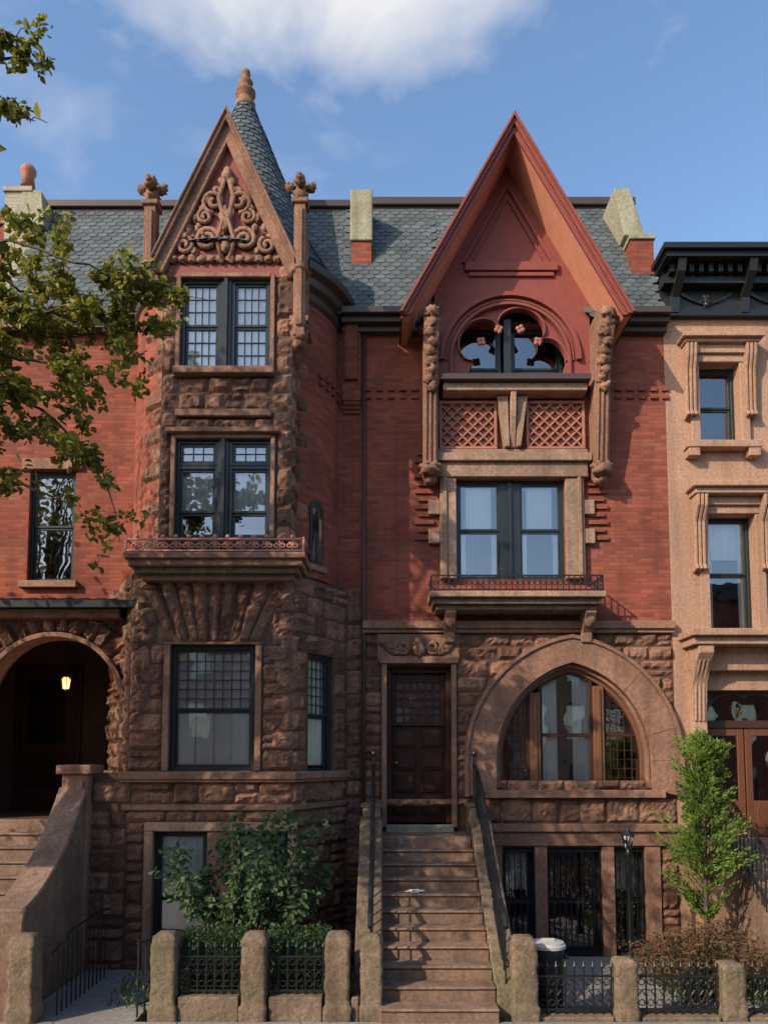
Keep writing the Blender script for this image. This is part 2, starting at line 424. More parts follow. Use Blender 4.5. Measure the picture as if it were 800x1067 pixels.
# =====================================================================  GABLED HOUSE
def gabled():
    H=House('gabled_brick_rowhouse')
    XL=X(378,560); XR=X(699,640); zs=Z(652); ze=Z(338)
    br=H.g('brick_walls','red_brick'); rs=H.g('rock_faced_blocks','rock_stone',0,False); mo=H.g('stone_backing','mortar_stone')
    sm=H.g('smooth_stone_trim','smooth_stone',.008); li=H.g('light_stone_trim','light_stone',.01); ca=H.g('carved_ornament','carved_stone',0,True)
    tx0,tx1=X(452,360),X(612,360)
    w2=R4(475,500,588,604); 
    tre=(tx0+.05,tx1-.05,Z(403),ze)
    br.sheet(P0,XL,XR,zs,ze,[w2,tre],.3)
    for a,b in ((380,436),(628,690)):
        for z in (Z(408),Z(416)):
            x=X(a,410)
            while x<X(b,410): br.box(P0,x,x+.11,0,.045,z,z+.07); x+=.21
    for k in range(12):
        zz=Z(563)+k*.14
        br.box(P0,X(432,520)+.06*(k%2),X(452,520),0,.05,zz,zz+.07); br.box(P0,X(612,520),X(632,520)-.06*(k%2),0,.05,zz,zz+.07)
    bt=H.g('eaves_cornice','bronze_trim',.01)
    for a,b in ((XL-.38,X(436,345)),(X(634,345),XR+.02)):
        bt.box(P0,a,b,0,.42,ze-.02,ze+.10); bt.box(P0,a,b,0,.3,ze-.12,ze-.023); bt.box(P0,a,b,0,.16,ze-.22,ze-.123)
    yb=1.35; zt=Z(216,yb)
    sl=H.g('roof_slates','slate'); sb=H.g('roof_deck','slate_base')
    for p,q in ((XL-.3,tx0+.03),(tx1-.03,XR)):
        sb.prismx([(-.1,ze+.1),(yb,zt),(yb+.05,zt-.3),(.2,ze-.1)],p,q)
        slates_flat(sl,p,q-.1,-.28,ze-.04,yb,zt)
    zmid=ze+.1+(zt-ze-.1)*(.45+.1)/(yb+.1)
    sb.prismx([(.45,zmid),(yb,zt),(yb+.05,zt-.3),(.6,zmid-.05)],tx0+.032,tx1-.032); slates_flat(sl,tx0-.1,tx1,.43,zmid+.02,yb,zt)
    bt.wbox(XL-.3,XR,yb-.12,yb+.2,zt-.02,zt+.14); bt.wbox(XL-.3,XR,yb-.05,yb+.2,zt-.14,zt-.023)
    H.g('rear_walls','red_brick').wbox(XL,XR-.01,yb+.1,10,-.2,zt); 
    cs=H.g('chimney_caps','cap_stone',.012)
    x0,x1=X(365,240,.45),X(388,240,.45)
    cs.wbox(x0,x1,.40,1.7,Z(250,.4),Z(197,.4)); br.wbox(x0+.02,x1-.02,.44,1.7,Z(300,.4),Z(250,.4)-.002)
    x0,x1=X(640,220,.45),X(661,220,.45)
    cs.prism(flat(.4),[(x0-.02,Z(196,.4)),(x0+.28,Z(196,.4)),(x1+.16,Z(245,.4)),(x1-.22,Z(245,.4))],-1.5,0)
    x0,x1=X(657,270,.3),X(681,270,.3)
    br.wbox(x0,x1,.3,1.8,Z(325,.3),Z(250,.3)); cs.wbox(x0-.03,x1+.03,.26,1.85,Z(250,.3)+.002,Z(245,.3))
    # ---- big gable hood
    yf=-.9; PG=flat(yf)
    az=Z(126,yf); lx=X(418,330,yf); rx=X(657,330,yf); fz=Z(330,yf); hw=(rx-lx)/2; ax=(lx+rx)/2
    al=math.atan2(hw,az-fz)
    def rake(w,e=0.0):
        A=(ax,az+e); L=(ax-hw-e*math.tan(al),fz); Rr=(ax+hw+e*math.tan(al),fz)
        return [L,A,Rr,(Rr[0]-w/math.cos(al),fz),(ax,A[1]-w/math.sin(al)),(L[0]+w/math.cos(al),fz)]
    rp=H.g('gable_bargeboards','red_paint',.012); so=H.g('gable_hood_slopes','sunlit_red_soffit',.01)
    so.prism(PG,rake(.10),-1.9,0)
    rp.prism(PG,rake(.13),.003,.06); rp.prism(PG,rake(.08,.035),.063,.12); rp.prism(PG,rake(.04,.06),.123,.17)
    sb.prism(PG,rake(.03,.035),-1.9,-.05)
    yt=-.15; PT=flat(yt)
    tz=lambda x: az-.10/math.sin(al)-abs(x-ax)/math.tan(al)
    zb=Z(403,yt); cx=(X(531,360,yt)); cz=Z(376,yt)
    outer=[(tx0,zb),(tx1,zb),(tx1,tz(tx1)+.05),(ax,tz(ax)+.05),(tx0,tz(tx0)+.05)]
    r0=1.02
    hole=arch_pts(cx,cz,r0,r0,zb+.01,16)
    rpp=H.g('gable_tympanum','red_paint')
    rpp.plate(PT,outer,hole,(cx,cz),0,.12)
    rpp.wbox(tx0,tx0+.05,yt+.003,1.0,zb,tz(tx0)); rpp.wbox(tx1-.05,tx1,yt+.003,1.0,zb,tz(tx1))
    for ra,rb,o in ((1.025,1.08,.06),(1.11,1.14,.03),(1.18,1.26,.08)):
        i_=arch_pts(cx,cz,ra,ra,zb+.02 if rb<1.1 else None,18); o_=arch_pts(cx,cz,rb,rb,zb+.02 if rb<1.1 else None,18)
        rp.strip(PT,i_,o_,.002,o)
    rp.box(PT,X(484,280,yt),X(580,280,yt),.002,.08,Z(284,yt),Z(275,yt)); rp.box(PT,X(488,280,yt),X(576,280,yt),.002,.05,Z(289,yt),Z(285,yt))
    def tri(w,dz):
        A=(ax,tz(ax)-dz); zz=Z(275,yt); h=(A[1]-zz)*math.tan(al)
        return [(ax-h,zz),A,(ax+h,zz),(ax+h-w/math.cos(al),zz),(ax,A[1]-w/math.sin(al)),(ax-h+w/math.cos(al),zz)]
    rp.prism(PT,tri(.06,.35),.002,.06); rp.prism(PT,tri(.03,.62),.002,.04)
    # multifoil tracery
    PTr=flat(yt+.02); RR,AA=.83,.36
    def lob(r,a,n=90):
        L=[(cx-r-a*.1,zb+.05)]
        for i in range(n+1):
            th=math.pi*(1-i/n); q=abs(math.sin(2.5*(math.pi-th))); rr_=r+a*(q**.5)-a*.5; L.append((cx+rr_*math.cos(th),cz+.0+rr_*math.sin(th)))
        L.append((cx+r+a*.1,zb+.05)); return L
    rpp.plate(PTr,arch_pts(cx,cz,1.03,1.03,zb+.01,16),lob(RR,AA),(cx,cz-.05),-.03,.10)
    L1=lob(RR-.01,AA); L2=lob(RR+.03,AA); rp.strip(PTr,L1[1:-1],L2[1:-1],-.03,.035)
    kn=H.g('tracery_knobs','terracotta',0,True)
    for k in (1,2,3,4):
        th=math.pi*(1-k/5); cc=PTr(cx+.63*math.cos(th),.0,cz+.0+.63*math.sin(th))
        for q in range(4):
            a=q*math.pi/2+th; kn.lump((cc[0]+.045*math.cos(a),cc[1],cc[2]+.045*math.sin(a)),(.042,.035,.042),.1)
    H.g('window_frames','dark_paint').box(PTr,X(525,375),X(532,375),-.2,-.12,zb,cz+.86)
    PW=flat(.16)
    xa,xm1,xm2,xb=cx-1.0,X(523,375),X(533,375),cx+1.0
    window(H,PW,xa,xm1,zb,cz+.80,o=-.05,curtain=.0,split=.38,inter=False); window(H,PW,xm2,xb,zb,cz+.80,o=-.05,curtain=.0,split=.38,inter=False)
    cg=H.g('window_half_curtain','curtain')
    for (p,q) in ((xa+.2,xm1-.1),(xm2+.1,xb-.2)): cg.add([PW(p,-.14,zb+.05),PW(q,-.14,zb+.05),PW(q,-.14,cz-.05),PW(p,-.14,cz-.05)],[(0,1,2,3)])
    H.g('window_frames','dark_paint').box(PW,xa,xb,-.11,-.02,cz+.80,cz+1.1)
    interior(H,PW,tx0+.06,tx1-.06,zb-.02,cz+1.1,-.1,.8)
    # carved brackets of the hood
    for px in (447,620):
        xc=X(px,410); w=.13; zt_,zb_=Z(326,-.6),Z(503)
        prof=[(0,zt_),(-.80,zt_),(-.82,zt_-.35),(-.62,zt_-.7),(-.48,zt_-1.2),(-.38,zt_-2.0),(-.30,zb_+.25),(-.34,zb_+.12),(-.18,zb_),(0,zb_)]
        bk=H.g('hood_brackets','carved_stone',.01)
        bk.prismx(prof,xc-w,xc+w)
        for k in range(3): bk.prismx([(y*1.05-.01,z) for y,z in prof[3:7]]+[(-.1,prof[6][1]),(-.1,prof[3][1])],xc-.10+.08*k,xc-.06+.08*k)
        for k in range(9):
            t=k/8; ca.lump((xc+.03*math.sin(k*2.5),-.83+.33*min(1,t*1.2),zt_-.12-t*1.15),(.12-.03*t,.09,.10),.45,5,sd=k+px)
        ca.lump((xc,-.30,zb_+.12),(.19,.17,.12),.35,5,sd=px); ca.lump((xc,-.2,zb_-.02),(.12,.12,.1),.3,4,sd=px+1)
        for k in range(6): ca.lump((xc+.15*math.cos(k*1.05),-.27-.13*abs(math.sin(k*1.05)),zb_+.2),(.05,.05,.05),.3,sd=k)
    sh=H.g('window_shelf','bronze_trim',.008)
    sh.box(P0,X(457,410),X(608,410),.003,.5,Z(409),Z(403)); li.box(P0,X(460,413),X(606,413),.003,.38,Z(417),Z(409)-.002)
    te=H.g('lattice_panels','terracotta',.008)
    for a,b in ((457,517),(547,608)):
        u0,u1,z0,z1=R4(a,420,b,470)
        te.box(P0,u0,u1,.003,.02,z0,z1)
        te.box(P0,u0,u1,.02,.10,z0,z0+.05); te.box(P0,u0,u1,.02,.10,z1-.05,z1); te.box(P0,u0,u0+.05,.02,.098,z0+.05,z1-.05); te.box(P0,u1-.05,u1,.02,.098,z0+.05,z1-.05)
        h=z1-z0-.1; n=5; st=(u1-u0-.1)/n
        for sgn,oo in ((1,.085),(-1,.08)):
            for k in range(-5,n+5):
                us=u0+.05+k*st
                A=(us,z0+.05); B=(us+h*sgn,z1-.05)
                dx=B[0]-A[0]; ta=(u0+.05-A[0])/dx; tb=(u1-.05-A[0])/dx
                if ta>tb: ta,tb=tb,ta
                t0=max(0,ta); t1=min(1,tb)
                if t1-t0<.08: continue
                a_=(A[0]+(B[0]-A[0])*t0,A[1]+(B[1]-A[1])*t0); b_=(A[0]+(B[0]-A[0])*t1,A[1]+(B[1]-A[1])*t1)
                w=.020
                te.prism(P0,[(a_[0]-w,a_[1]),(a_[0]+w,a_[1]),(b_[0]+w,b_[1]),(b_[0]-w,b_[1])],.02,oo)
    xc=X(532,440)
    li.prismx([(0,Z(416)),(-.36,Z(416)),(-.30,Z(440)),(-.14,Z(470)),(0,Z(470))],xc-.05,xc+.05)
    for s_ in (-1,1):
        li.prism(P0,[(xc+s_*.06,Z(470)),(xc+s_*.14,Z(470)),(xc+s_*.27,Z(418)),(xc+s_*.08,Z(418))],.003,.22)
    # second-floor window surround
    li.box(P0,X(458,540),w2[0]-.002,.003,.12,w2[2],w2[3]); li.box(P0,w2[1]+.002,X(607,540),.003,.12,w2[2],w2[3])
    li.box(P0,X(461,540),X(465,540),.12,.16,w2[2],w2[3]); li.box(P0,X(600,540),X(604,540),.12,.16,w2[2],w2[3])
    li.box(P0,X(455,490),X(610,490),.003,.16,w2[3]+.002,Z(485)); li.box(P0,X(452,480),X(613,480),.003,.24,Z(485)+.002,Z(477)); li.box(P0,X(455,474),X(610,474),.003,.14,Z(477)+.002,Z(471))
    for z in (Z(560),Z(530)): li.box(P0,X(446,540),X(458,540)-.002,.003,.10,z-.13,z+.13); li.box(P0,X(607,540)+.002,X(618,540),.003,.10,z-.13,z+.13)
    mid=(w2[0]+w2[1])/2; fr=H.g('window_frames','dark_paint',.004)
    fr.box(P0,mid-.13,mid+.13,-.2,-.06,w2[2],w2[3]); fr.box(P0,mid-.03,mid+.03,-.06,-.02,w2[2],w2[3])
    window(H,P0,w2[0],mid-.131,w2[2],w2[3],curtain=.50,folds=False,drape=True,o=-.09); window(H,P0,mid+.131,w2[1],w2[2],w2[3],curtain=.50,folds=False,drape=True,o=-.09)
    # balcony
    b0,b1=X(447,625,-.5),X(628,625,-.5); zt_=Z(617,-.6)
    li.box(P0,b0,b1,.003,.72,zt_-.10,zt_); H.g('weathered_ledge','post_stone',.01).box(P0,b0+.06,b1-.06,.003,.62,zt_-.2,zt_-.102); 
    H.g('weathered_ledge','post_stone',.01).box(P0,b0+.12,b1-.12,.003,.52,zt_-.28,zt_-.202)
    for px in (467,608):
        xc=X(px,640); li.prismx([(0,zt_-.2),(-.5,zt_-.2),(-.5,zt_-.32),(-.36,zt_-.45),(-.2,zt_-.62),(-.16,zt_-.78),(0,zt_-.8)],xc-.09,xc+.09)
        ca.lump((xc,-.36,zt_-.45),(.1,.08,.12),.3,4,sd=px)
    ir=H.g('balcony_railing','black_iron')
    hh=.27
    for z in (zt_+.03,zt_+hh): ir.box(P0,b0+.03,b1-.03,.645,.675,z-.01,z+.012)
    n=30
    for i in range(n+1):
        u=b0+.04+(b1-b0-.08)*i/n; ir.box(P0,u-.008,u+.008,.652,.668,zt_,zt_+hh)
        if i<n: ir.tube(spiral(P0,u+(b1-b0-.08)/n/2,zt_+.15,.035,.035,0,1,.66,8),.006,4)
    for u in (b0+.04,b1-.04):
        for z in (zt_+.03,zt_+hh): ir.box(P0,u-.012,u+.012,.02,.64,z-.01,z+.01)
        for k in range(6): ir.box(P0,u-.007,u+.007,.08+.1*k,.094+.1*k,zt_,zt_+hh)
    # stone base storey
    sm.box(P0,XL,XR+.02,.003,.14,Z(656),Z(648)); sm.box(P0,XL,XR+.02,.003,.09,Z(660),Z(656)-.002)
    door=(X(403,770),X(470,770),Z(859),Z(694))
    acx=X(596,760); ahw=X(676,760)-acx; zsp=Z(792); rise=Z(691)-zsp; zbot=Z(823); rw,rt=.48,.42
    base_h=[(X(523,940),X(557,940),Z(997),Z(884)),(X(570,940),X(627,940),Z(997),Z(884)),(X(640,940),X(672,940),Z(997),Z(884))]
    xs=X(487,760)-.04
    mo.sheet(P0,XL,xs,-.25,zs-.1,[door],.45)
    mo.plate(P0,[(xs,zbot-.02),(XR,zbot-.02),(XR,zs-.1),(xs,zs-.1)],arch_pts(acx,zsp,ahw,rise,zbot,16),(acx,zsp),0,.4)
    mo.sheet(P0,xs,XR,-.25,zbot-.02,base_h,.3)
    def cut(za,zb_):
        w=ahw+.3; h=rise+.28
        if za<zbot: return []
        if zb_<=zsp: return [(acx-w,acx+w)]
        tz_=zb_-zsp
        if tz_>=h: return []
        R=(w*w+h*h)/(2*w); dx=math.sqrt(max(0,R*R-tz_*tz_))-(R-w)
        return [(acx-dx,acx+dx)]
    ashlar(rs,P0,XL+.01,XR,Z(832),Z(660)-.003,[(door[0]-.09,door[1]+.09,Z(866),Z(660))],cut=cut)
    ashlar(rs,P0,XL+.01,X(490,850),-.2,Z(832)-.003,[(door[0]-.3,door[1]+.6,-.2,Z(840))])
    ashlar(rs,P0,X(500,850),XR,Z(858),Z(832)-.003,rowh=.4)
    sm.box(P0,X(505,826),X(690,826),.003,.17,Z(831),Z(823))
    sm.box(P0,X(492,865),XR+.03,.003,.15,Z(866),Z(858)); sm.box(P0,X(497,865),XR,.003,.09,Z(881),Z(866)-.002)
    for a,b in ((505,523),(557,570),(627,640),(672,688)): sm.box(P0,X(a,940),X(b,940),.003,.06,-.25,Z(881)-.002)
    ashlar(rs,P0,X(688,940),XR,-.2,Z(881)-.003)
    for h in base_h:
        window(H,P0,*h,o=-.2,curtain=.0 if h is base_h[1] else .4,split=.5)
        gi=H.g('window_grilles','black_iron'); gi.box(P0,h[0]+.01,h[1]-.01,-.05,-.02,h[2]+.02,h[2]+.06); gi.box(P0,h[0]+.01,h[1]-.01,-.05,-.02,h[3]-.06,h[3]-.02)
        gi.box(P0,h[0]+.01,h[1]-.01,-.045,-.025,(h[2]+h[3])/2-.02,(h[2]+h[3])/2+.02)
        nn=max(4,int((h[1]-h[0])/.1))
        for i in range(nn+1):
            u=h[0]+.02+(h[1]-h[0]-.04)*i/nn; gi.box(P0,u-.009,u+.009,-.045,-.027,h[2]+.02,h[3]-.02)
        for zc in (h[3]-.28,h[3]-.75,h[2]+.4,h[2]+.8):
            for i in range(max(1,nn//2)):
                uc=h[0]+.02+(h[1]-h[0]-.04)*(i*2+1)/nn
                for s_ in (1,-1): gi.tube(spiral(P0,uc,zc+s_*.06,.055,.012,math.pi/2*s_,1.3*s_,-.02,14),.008,4)
    # arch ring
    inn=arch_pts(acx,zsp,ahw,rise,zbot,16); out=arch_pts(acx,zsp,ahw+rw,rise+rt,zbot-.1,16)
    sm2=H.g('window_arch_ring','smooth_stone',.006)
    k=0
    while k<len(inn)-1:
        e=min(k+3,len(inn)-1); sm2.strip(P0,inn[k:e+1],out[k:e+1],-.05,.11+.004*(k%2)); k=e
    out2=arch_pts(acx,zsp,ahw+rw+.07,rise+rt+.07,zbot-.1,16); sm.strip(P0,out,out2,-.02,.15)
    i2=arch_pts(acx,zsp,ahw-.06,rise-.06,zbot,16)
    sm.strip(P0,i2,inn,-.3,-.02)
    PA=flat(.17); wf=H.g('arched_window_frame','oak_wood',.006)
    i3=arch_pts(acx,zsp,ahw-.13,rise-.13,zbot+.0,16); wf.strip(PA,i3,i2,-.08,.04); wf.box(PA,acx-ahw+.06,acx+ahw-.06,-.08,.05,zbot,zbot+.07)
    def top(u,w=ahw-.13,h=rise-.13):
        R=(w*w+h*h)/(2*w); dx=abs(u-acx)+(R-w)
        return zsp+math.sqrt(max(0,R*R-dx*dx))
    for a,b in ((553,564),(620,631)):
        u0,u1=X(a,760),X(b,760); wf.box(PA,u0,u1,-.08,.07,zbot+.07,top(u0 if u0<acx else u1)+.03); 
        wf.box(PA,(u0+u1)/2-.03,(u0+u1)/2+.03,.07,.10,zbot+.07,top(u0 if u0<acx else u1)-.02)
    wd=H.g('arched_window_sashes','dark_wood',.004)
    def archpane(u0,u1,n,sw,lead,cur):
        pts=[(u0+(u1-u0)*i/n,top(u0+(u1-u0)*i/n)+.01) for i in range(n+1)]
        H.g('window_glass','glass').add([PA(u0,-.03,zbot+.05),PA(u1,-.03,zbot+.05)]+[PA(u,-.03,z) for u,z in pts[::-1]],[tuple(range(n+3))])
        wd.box(PA,u0,u0+sw,-.05,-.0,zbot+.07,pts[0][1]); wd.box(PA,u1-sw,u1,-.05,-.0,zbot+.07,pts[-1][1])
        wd.box(PA,u0+sw,u1-sw,-.05,-.002,zbot+.07,zbot+.07+sw)
        wd.strip(PA,[(u,z-sw*1.2) for u,z in pts],pts,-.05,.002)
        zm=zbot+.95; wd.box(PA,u0+sw,u1-sw,-.05,.004,zm-.03,zm+.03)
        if lead:
            k=5
            for i in range(1,k):
                u=u0+(u1-u0)*i/k; wd.box(PA,u-.007,u+.007,-.035,-.015,zbot+.1,top(u))
            z=zbot+.2
            while z<max(pts[0][1],pts[-1][1]):
                ua,ub=u0,u1
                for i in range(41):
                    uu=u0+(u1-u0)*i/40
                    if top(uu)>z: ua=uu; break
                for i in range(41):
                    uu=u1-(u1-u0)*i/40
                    if top(uu)>z: ub=uu; break
                if ub>ua: wd.box(PA,ua,ub,-.035,-.017,z-.007,z+.007)
                z+=.16
        if cur:
            cg=H.g('curtains','curtain',0,True)
            for (ca_,cb_) in ((u0,u0+(u1-u0)*.36),(u1-(u1-u0)*.36,u1)):
                vs=[];fs=[];m=24
                for i in range(m+1):
                    u=ca_+(cb_-ca_)*i/m; oo=-.10+.02*math.sin(i*1.5); vs+=[PA(u,oo,zbot+.08),PA(u,oo,top(u))]
                for i in range(m): fs.append((2*i,2*i+2,2*i+3,2*i+1))
                cg.add(vs,fs)
    archpane(acx-ahw+.13,X(553,760),8,.05,True,False); archpane(X(564,760),X(620,760),10,.05,False,True); archpane(X(631,760),acx+ahw-.13,8,.05,True,False)
    interior(H,PA,acx-ahw-.05,acx+ahw+.05,zbot-.02,zsp+rise+.1,-.09,.9)
    # door
    sm.box(P0,door[0]-.09,door[0]-.002,-.1,.07,Z(862),Z(692)); sm.box(P0,door[1]+.002,door[1]+.09,-.1,.07,Z(862),Z(692)); sm.box(P0,door[0]-.12,door[1]+.12,.003,.12,Z(692)+.002,Z(685))
    dw=H.g('front_door','dark_wood',.01); PD=flat(.32)
    u0,u1,z0,z1=door
    dw.box(PD,u0,u0+.08,-.02,.12,z0,z1); dw.box(PD,u1-.08,u1,-.02,.12,z0,z1); dw.box(PD,u0+.08,u1-.08,-.02,.12,z1-.1,z1)
    zg=z0+(z1-z0)*.62
    dw.box(PD,u0+.08,u1-.08,-.03,.0,z0,zg); dw.box(PD,u0+.08,u0+.17,-.03,.0,zg,z1-.1); dw.box(PD,u1-.17,u1-.08,-.03,.0,zg,z1-.1); dw.box(PD,u0+.17,u1-.17,-.03,.0,z1-.26,z1-.1)
    dw.box(PD,u0+.08,u1-.08,.0,.06,zg,zg+.07)
    ww=(u1-u0-.16)
    for i in range(2):
        for j in range(4):
            a=u0+.08+ww*(i*.5)+.05; b=a+ww*.5-.1; c=z0+.12+(zg-z0-.12)*j/4+.02; d=c+(zg-z0-.12)/4-.07
            dw.box(PD,a,b,.0,.035,c,d); dw.box(PD,a+.035,b-.035,.035,.055,c+.035,d-.035)
    H.g('window_glass','glass').add([PD(u0+.16,-.012,zg+.06),PD(u1-.16,-.012,zg+.06),PD(u1-.16,-.012,z1-.22),PD(u0+.16,-.012,z1-.22)],[(0,1,2,3)])
    H.g('door_net_curtain','concrete').add([PD(u0+.16,-.05,zg+.02),PD(u1-.16,-.05,zg+.02),PD(u1-.16,-.05,z1-.15),PD(u0+.16,-.05,z1-.15)],[(0,1,2,3)])
    gi=H.g('door_grille','dark_wood')
    for i in range(1,6): u=u0+.17+(ww-.18)*i/6; gi.box(PD,u-.018,u+.018,-.005,.03,zg+.07,z1-.26)
    for j in range(1,5): z=zg+.07+(z1-.26-zg-.07)*j/5; gi.box(PD,u0+.17,u1-.17,-.004,.029,z-.018,z+.018)
    H.g('door_hardware','brass',0,True).lump(PD(u0+.16,.09,z0+1.05),(.03,.03,.03),0)
    H.g('door_sill','cap_stone',.01).box(P0,u0-.02,u1+.02,-.42,.2,Z(859)-.17,Z(859))
    c0,c1,d0,d1=X(393,670),X(478,670),Z(690),Z(661)
    sm.box(P0,c0,c1,.003,.05,d0,d1)
    xc=(c0+c1)/2; zc=(d0+d1)/2
    ca.lump((xc,-.09,zc),(.13,.08,.16),.35,5,sd=3)
    for s_ in (-1,1):
        for k,(du,r) in enumerate(((.25,.12),(.48,.1))): ca.tube(spiral(P0,xc+s_*du,zc,r,.03,0 if s_>0 else math.pi,1.6*s_*(1 if k else -1),.07),.032,6)
        for k in range(5): ca.lump((xc+s_*(.15+.12*k),-.06,zc+.1*math.sin(k*2.1)),(.06,.05,.05),.3,4,sd=k)
    H.g('downspout','bronze_trim',0,True).tube([P0(XL+.02,.06,ze-.2),P0(XL+.02,.06,.4)],.03,8)
    H.done()
gabled()

# =====================================================================  TURRETED HOUSE
def turreted():
    H=House('turreted_brick_rowhouse')
    br=H.g('brick_walls','red_brick'); rs=H.g('rock_faced_blocks','rock_stone'); mo=H.g('stone_backing','mortar_stone')
    sm=H.g('smooth_stone_trim','smooth_stone',.008); li=H.g('light_stone_trim','light_stone',.01); ca=H.g('carved_ornament','carved_stone',0,True)
    XL=-9.5; XR=X(378,560)-.004; ze=Z(338)
    lw=R4(30,490,78,606)
    br.sheet(P0,XL,XR,Z(640),ze,[lw],.3); mo.sheet(P0,-1.2,XR,-.25,Z(640))
    window(H,P0,*lw,curtain=.0,split=.5); sm.box(P0,lw[0]-.12,lw[1]+.12,.003,.07,lw[3],lw[3]+.2); sm.box(P0,lw[0]-.1,lw[1]+.1,.003,.12,lw[2]-.12,lw[2]-.002)
    ashlar(rs,P0,-.68,XR,-.2,Z(612),rowh=.3)
    br.box(P0,X(357,370),X(376,370),.003,.12,Z(420),ze-.1); br.box(P0,X(360,370),X(373,370),.12,.2,Z(400),ze-.1)
    for k in range(3): br.box(P0,X(358,410)+.0,X(375,410),.0,.10-.03*k,Z(420)-.07*(k+1),Z(420)-.07*k-.002)
    yb=1.35; zt=Z(218,yb); sl=H.g('roof_slates','slate'); sb=H.g('roof_deck','slate_base'); bt=H.g('eaves_cornice','bronze_trim',.01)
    rl=X(50,215,yb)
    sb.prismx([(-.1,ze+.1),(yb,zt),(yb+.05,zt-.3),(.2,ze-.1)],rl,XR-.3)
    slates_flat(sl,rl,-.7,-.28,ze-.04,yb,zt)
    bt.wbox(rl-.1,XR-.3,yb-.12,yb+.2,zt-.02,zt+.12); bt.wbox(rl-.05,XR-.3,yb-.05,yb+.2,zt-.16,zt-.023)
    bt.box(P0,rl,-4.2,0,.4,ze-.05,ze+.08); bt.box(P0,rl,-4.2,0,.25,ze-.2,ze-.053)
    bt.box(P0,-1.1,XR-.3,0,.38,ze-.02,ze+.1)
    H.g('rear_walls','red_brick').wbox(XL,XR,yb+.1,10,-.2,zt)
    x0,x1=X(12,200,1.0),X(50,200,1.0)
    H.g('left_chimney','pale_brick').wbox(x0,x1-.15,.8,1.9,ze,Z(200,.8)); H.g('chimney_caps','cap_stone',.01).prism(flat(.78),[(x0+.1,Z(235,.8)),(x1+.05,Z(235,.8)),(x1-.02,Z(200,.8)),(x0+.35,Z(196,.8))],-.5,0)
    H.g('left_chimney','pale_brick').wbox(x0-.04,x1-.2,.76,1.94,Z(200,.8)+.002,Z(195,.8))
    H.g('chimney_pot','terracotta',0,True).lathe(X(30,180,1.2),1.2,[(.0,Z(196,1.2)),(.14,Z(196,1.2)),(.11,Z(184,1.2)),(.15,Z(181,1.2)),(.15,Z(177,1.2)),(.11,Z(174,1.2)),(0,Z(174,1.2))],n=16)
    H.g('slope_left','slate_base').wbox(XL,rl,.2,1.9,ze-.1,ze+.35)
    # ------------ lower bay
    yB=-1.3; a=(-4.0,yB); b=(-1.44,yB); c=(-.68,0.0); d=(-4.76,0.0)
    PF=flat(yB); PR=Frame(b[0],b[1],c[0]-b[0],c[1]-b[1]); PL=Frame(d[0],d[1],a[0]-d[0],a[1]-d[1]); Ls=math.dist(b,c)
    zt1=Z(598,yB); zsill=Z(805,yB)
    w=R4(177,672,266,803,yB); wr=(Ls*.28,Ls*.74,Z(806,-.7),Z(682,-.7)); bw=(X(160,920,yB),X(300,920,yB),.0,Z(866,yB))
    mo.sheet(PF,a[0],b[0],-.25,zt1,[w,bw],.3); mo.sheet(PR,0,Ls,-.25,zt1,[wr],.3); mo.sheet(PL,0,Ls,-.25,zt1)
    lint=(w[0]-.25,w[1]+.25,w[3],zt1-.06)
    wj=(w[0]-.10,w[1]+.10,w[2],w[3])
    ashlar(rs,PF,a[0],b[0],zsill+.02,zt1-.06,[wj,lint],rowh=.3,blk=(.3,.55),bulge=.065)
    ashlar(rs,PR,0,Ls,zsill+.02,zt1-.0,[(wr[0]-.06,wr[1]+.06,wr[2],wr[3])],rowh=.3); ashlar(rs,PL,0,Ls,zsill+.02,zt1)
    n=9; zl,zh=w[3]+.04,zt1-.06
    for k in range(n):
        f0,f1=k/n,(k+1)/n
        lo=lambda f:w[0]-.02+(w[1]-w[0]+.04)*f
        hi=lambda f:lint[0]-.25+(lint[1]-lint[0]+.5)*f
        zk=zh-(.18 if k in (0,8) else 0)
        rs.rock(PF,(lo(f0),zl),(lo(f1),zl),(hi(f1),zk),(hi(f0),zk),.075)
    sm.box(PF,w[0]-.10,w[0]-.002,.003,.05,w[2],w[3]); sm.box(PF,w[1]+.002,w[1]+.10,.003,.05,w[2],w[3]); sm.box(PF,w[0]-.1,w[1]+.1,.003,.06,w[3]+.002,w[3]+.04)
    zm=w[2]+(w[3]-w[2])*.48
    window(H,PF,*w,curtain=1.0,split=.48,up=(8,6),fw=.07,o=-.08)
    sh=H.g('window_shutters','curtain',.004)
    for k in range(4):
        u0=w[0]+.1+(w[1]-w[0]-.2)*k/4; sh.box(PF,u0+.01,u0+(w[1]-w[0]-.2)/4-.01,-.142,-.134,w[2]+.08,zm-.05)
        sh.box(PF,u0+.05,u0+(w[1]-w[0]-.2)/4-.05,-.134,-.129,w[2]+.14,zm-.12)
    window(H,PR,*wr,curtain=.95,up=(4,6),split=.48,o=-.08)
    def ring(off,z0,z1,geo):
        k=off*.56
        geo.prismz([(d[0]-off,0.05),(a[0]-k,a[1]-off),(b[0]+k,b[1]-off),(c[0]+off,0.05)],z0,z1)
    ring(.14,Z(812,yB),Z(804,yB),sm); ring(.10,Z(815,yB),Z(812,yB)-.002,sm)
    zb2=Z(838,yB)
    ashlar(rs,PF,a[0]-.55,b[0],zb2,Z(815,yB)-.004,rowh=.5,bulge=.06); ashlar(rs,PR,0,Ls,zb2,Z(815,yB)-.004,rowh=.5)
    ring(.08,zb2-.09,zb2-.002,sm)
